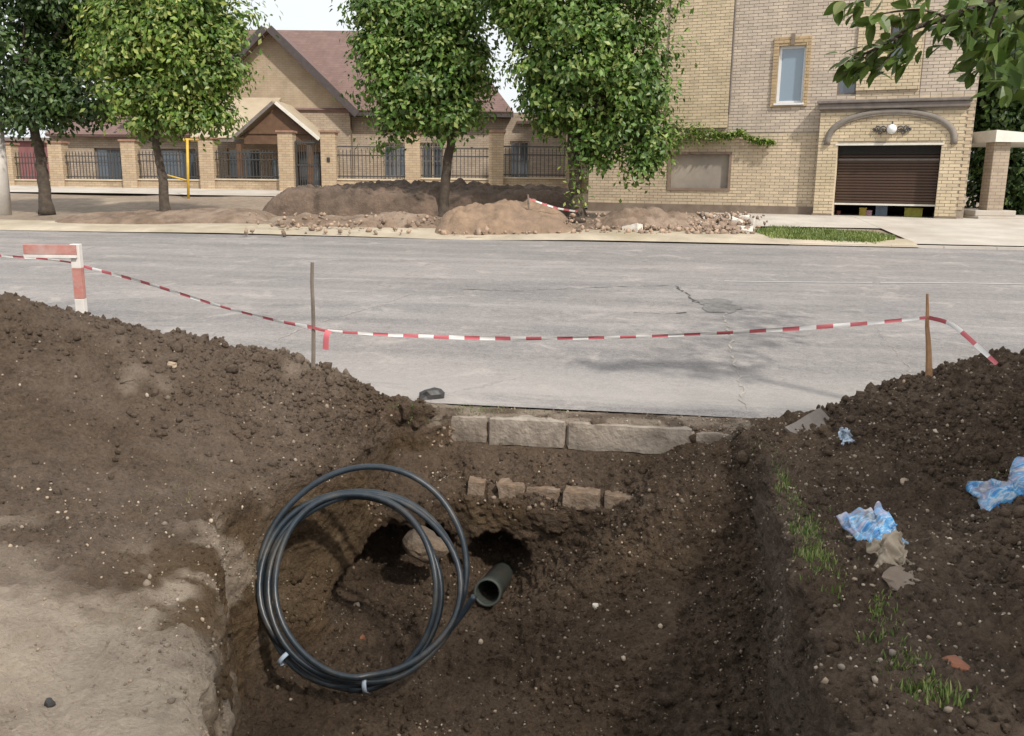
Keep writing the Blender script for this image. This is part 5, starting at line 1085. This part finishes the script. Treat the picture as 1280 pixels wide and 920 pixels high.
# near tree whose branch hangs into the top right
nt_ = empty('overhanging_tree', (6.2, 3.2, .3), 'near tree whose leafy branch hangs into the top right corner', 'tree'); nb0 = nt_.location.copy()
shade_lobes = [(tuple(Vector(c_)-nb0), r_) for c_, r_ in [((3.3, .4, 4.9), (1.4, 1.1, .9)), ((5.2, 1.0, 5.3), (1.7, 1.3, 1.1)), ((2.6, -.6, 5.2), (1.2, 1.0, .8)), ((4.6, .0, 5.0), (1.6, 1.5, 1.0)), ((6.6, 1.8, 5.2), (1.6, 1.2, 1.1))]]  # crown lobes out of view, placed so their shade falls on the pit
q = MB(); tr = spline([Vector((0, 0, -.4)), Vector((.05, .05, 1)), Vector((-.1, 0, 2.4)), Vector((-.2, -.1, 4.6))], 5); q.tube(tr, [lerp(.24, .1, i/(len(tr)-1)) for i in range(len(tr))], 12); q.build('trunk', M['bark'], nt_, smooth=True)
q = MB()
for c, rr in shade_lobes: q.tube(spline([Vector((-.1, 0, 2.8)), (Vector((-.1, 0, 3.2))+Vector(c))/2, Vector(c)], 4), [lerp(.09, .02, k/8) for k in range(9)], 7)
# the visible drooping branch
bpts = [Vector((-.1, 0, 2.4)), at(1420, -60, 5.6)-nb0, at(1300, -25, 6.0)-nb0, at(1240, 0, 6.1)-nb0, at(1185, 22, 6.2)-nb0, at(1140, 36, 6.2)-nb0, at(1100, 58, 6.2)-nb0, at(1062, 76, 6.2)-nb0]
q.tube(spline(bpts, 4), [lerp(.06, .005, (i/28)**.7) for i in range(29)], 6)
twigs = [[(1240, 0), (1200, 18), (1178, 52)], [(1250, 0), (1235, 40), (1225, 85)], [(1140, 36), (1130, 60), (1142, 66)], [(1100, 58), (1082, 72), (1062, 68)], [(1185, 22), (1150, 12), (1100, 18), (1082, 28)], [(1180, -20), (1120, -8), (1076, 2), (1052, 6)], [(1300, -25), (1275, 20), (1268, 75)], [(1120, 48), (1112, 70), (1095, 88)], [(1255, 20), (1245, 70), (1250, 110)], [(1210, 10), (1215, 45), (1205, 62)], [(1300, 0), (1290, 60), (1285, 110)]]
twp = []
for t_ in twigs:
    pts = spline([at(u, v, 6.15+rnd.uniform(-.15, .15))-nb0 for u, v in t_], 5); q.tube(pts, [lerp(.010, .003, i/(len(pts)-1)) for i in range(len(pts))], 5); twp += pts[2:]
twp += spline(bpts, 4)[10:]
q.build('limbs', M['bark'], nt_, smooth=True)
leaves_mesh('crown', clump_points(shade_lobes, 4200, 33, .40, .2), None, .16, M['leafN'], nt_, 33)
def leafmesh(L_, W_):
    prof = [(0, .0), (.12, .55), (.3, .95), (.5, 1), (.7, .78), (.88, .38), (1, 0)]; q = MB(); vs = []; fs = []
    for x, w_ in prof: vs += [(x*L_, -w_*W_/2, .10*w_*W_-.12*L_*x*x), (x*L_, 0, -.12*L_*x*x), (x*L_, w_*W_/2, .10*w_*W_-.12*L_*x*x)]
    for i in range(len(prof)-1):
        for j in (0, 1): fs.append((3*i+j, 3*i+3+j, 3*i+4+j, 3*i+1+j))
    q.add(vs, fs); me = bpy.data.meshes.new('leaf'); me.from_pydata(q.v, [], q.f); me.materials.append(M['leafN']); me.update(); return me
lms = [leafmesh(.15, .085), leafmesh(.125, .075), leafmesh(.10, .06)]
M['leafN'].node_tree  # per-object variation comes from three tinted copies
lm2 = [m.copy() for m in lms]
mt2 = leaf_mat('leaf_near_pale', [(.16, .20, .06), (.20, .22, .08)], .4)
for m in lm2: m.materials.clear(); m.materials.append(mt2)
cnt = 0
dens = []
for p in twp:
    for _ in range(3): dens.append(p)
rnd.shuffle(dens)
for p in dens[:260]:
    me = rnd.choice(lm2) if rnd.random() < .16 else rnd.choice(lms); o = link('leaf', me, nt_); o.location = p+Vector((rnd.gauss(0, .035), rnd.gauss(0, .05), rnd.gauss(-.01, .035)))
    o.rotation_euler = (rnd.gauss(0, .6), rnd.gauss(.6, .45), math.pi+rnd.gauss(0, 1.0))
# leaf mass behind that branch at the right edge
lv = []
for _ in range(560):
    u = rnd.uniform(1195, 1310); vmax = np.interp(u, [1195, 1225, 1260, 1310], [25, 75, 105, 130]); lv.append(list(at(u, vmax-abs(rnd.gauss(0, 45)), 7.0+rnd.uniform(-1.2, 2.2))-nb0))
leaves_mesh('leaf_mass', np.array(lv), None, .14, M['leafN'], nt_, 40, .6, .6)['kind'] = 'stuff'
print('done', time.time()-T0)
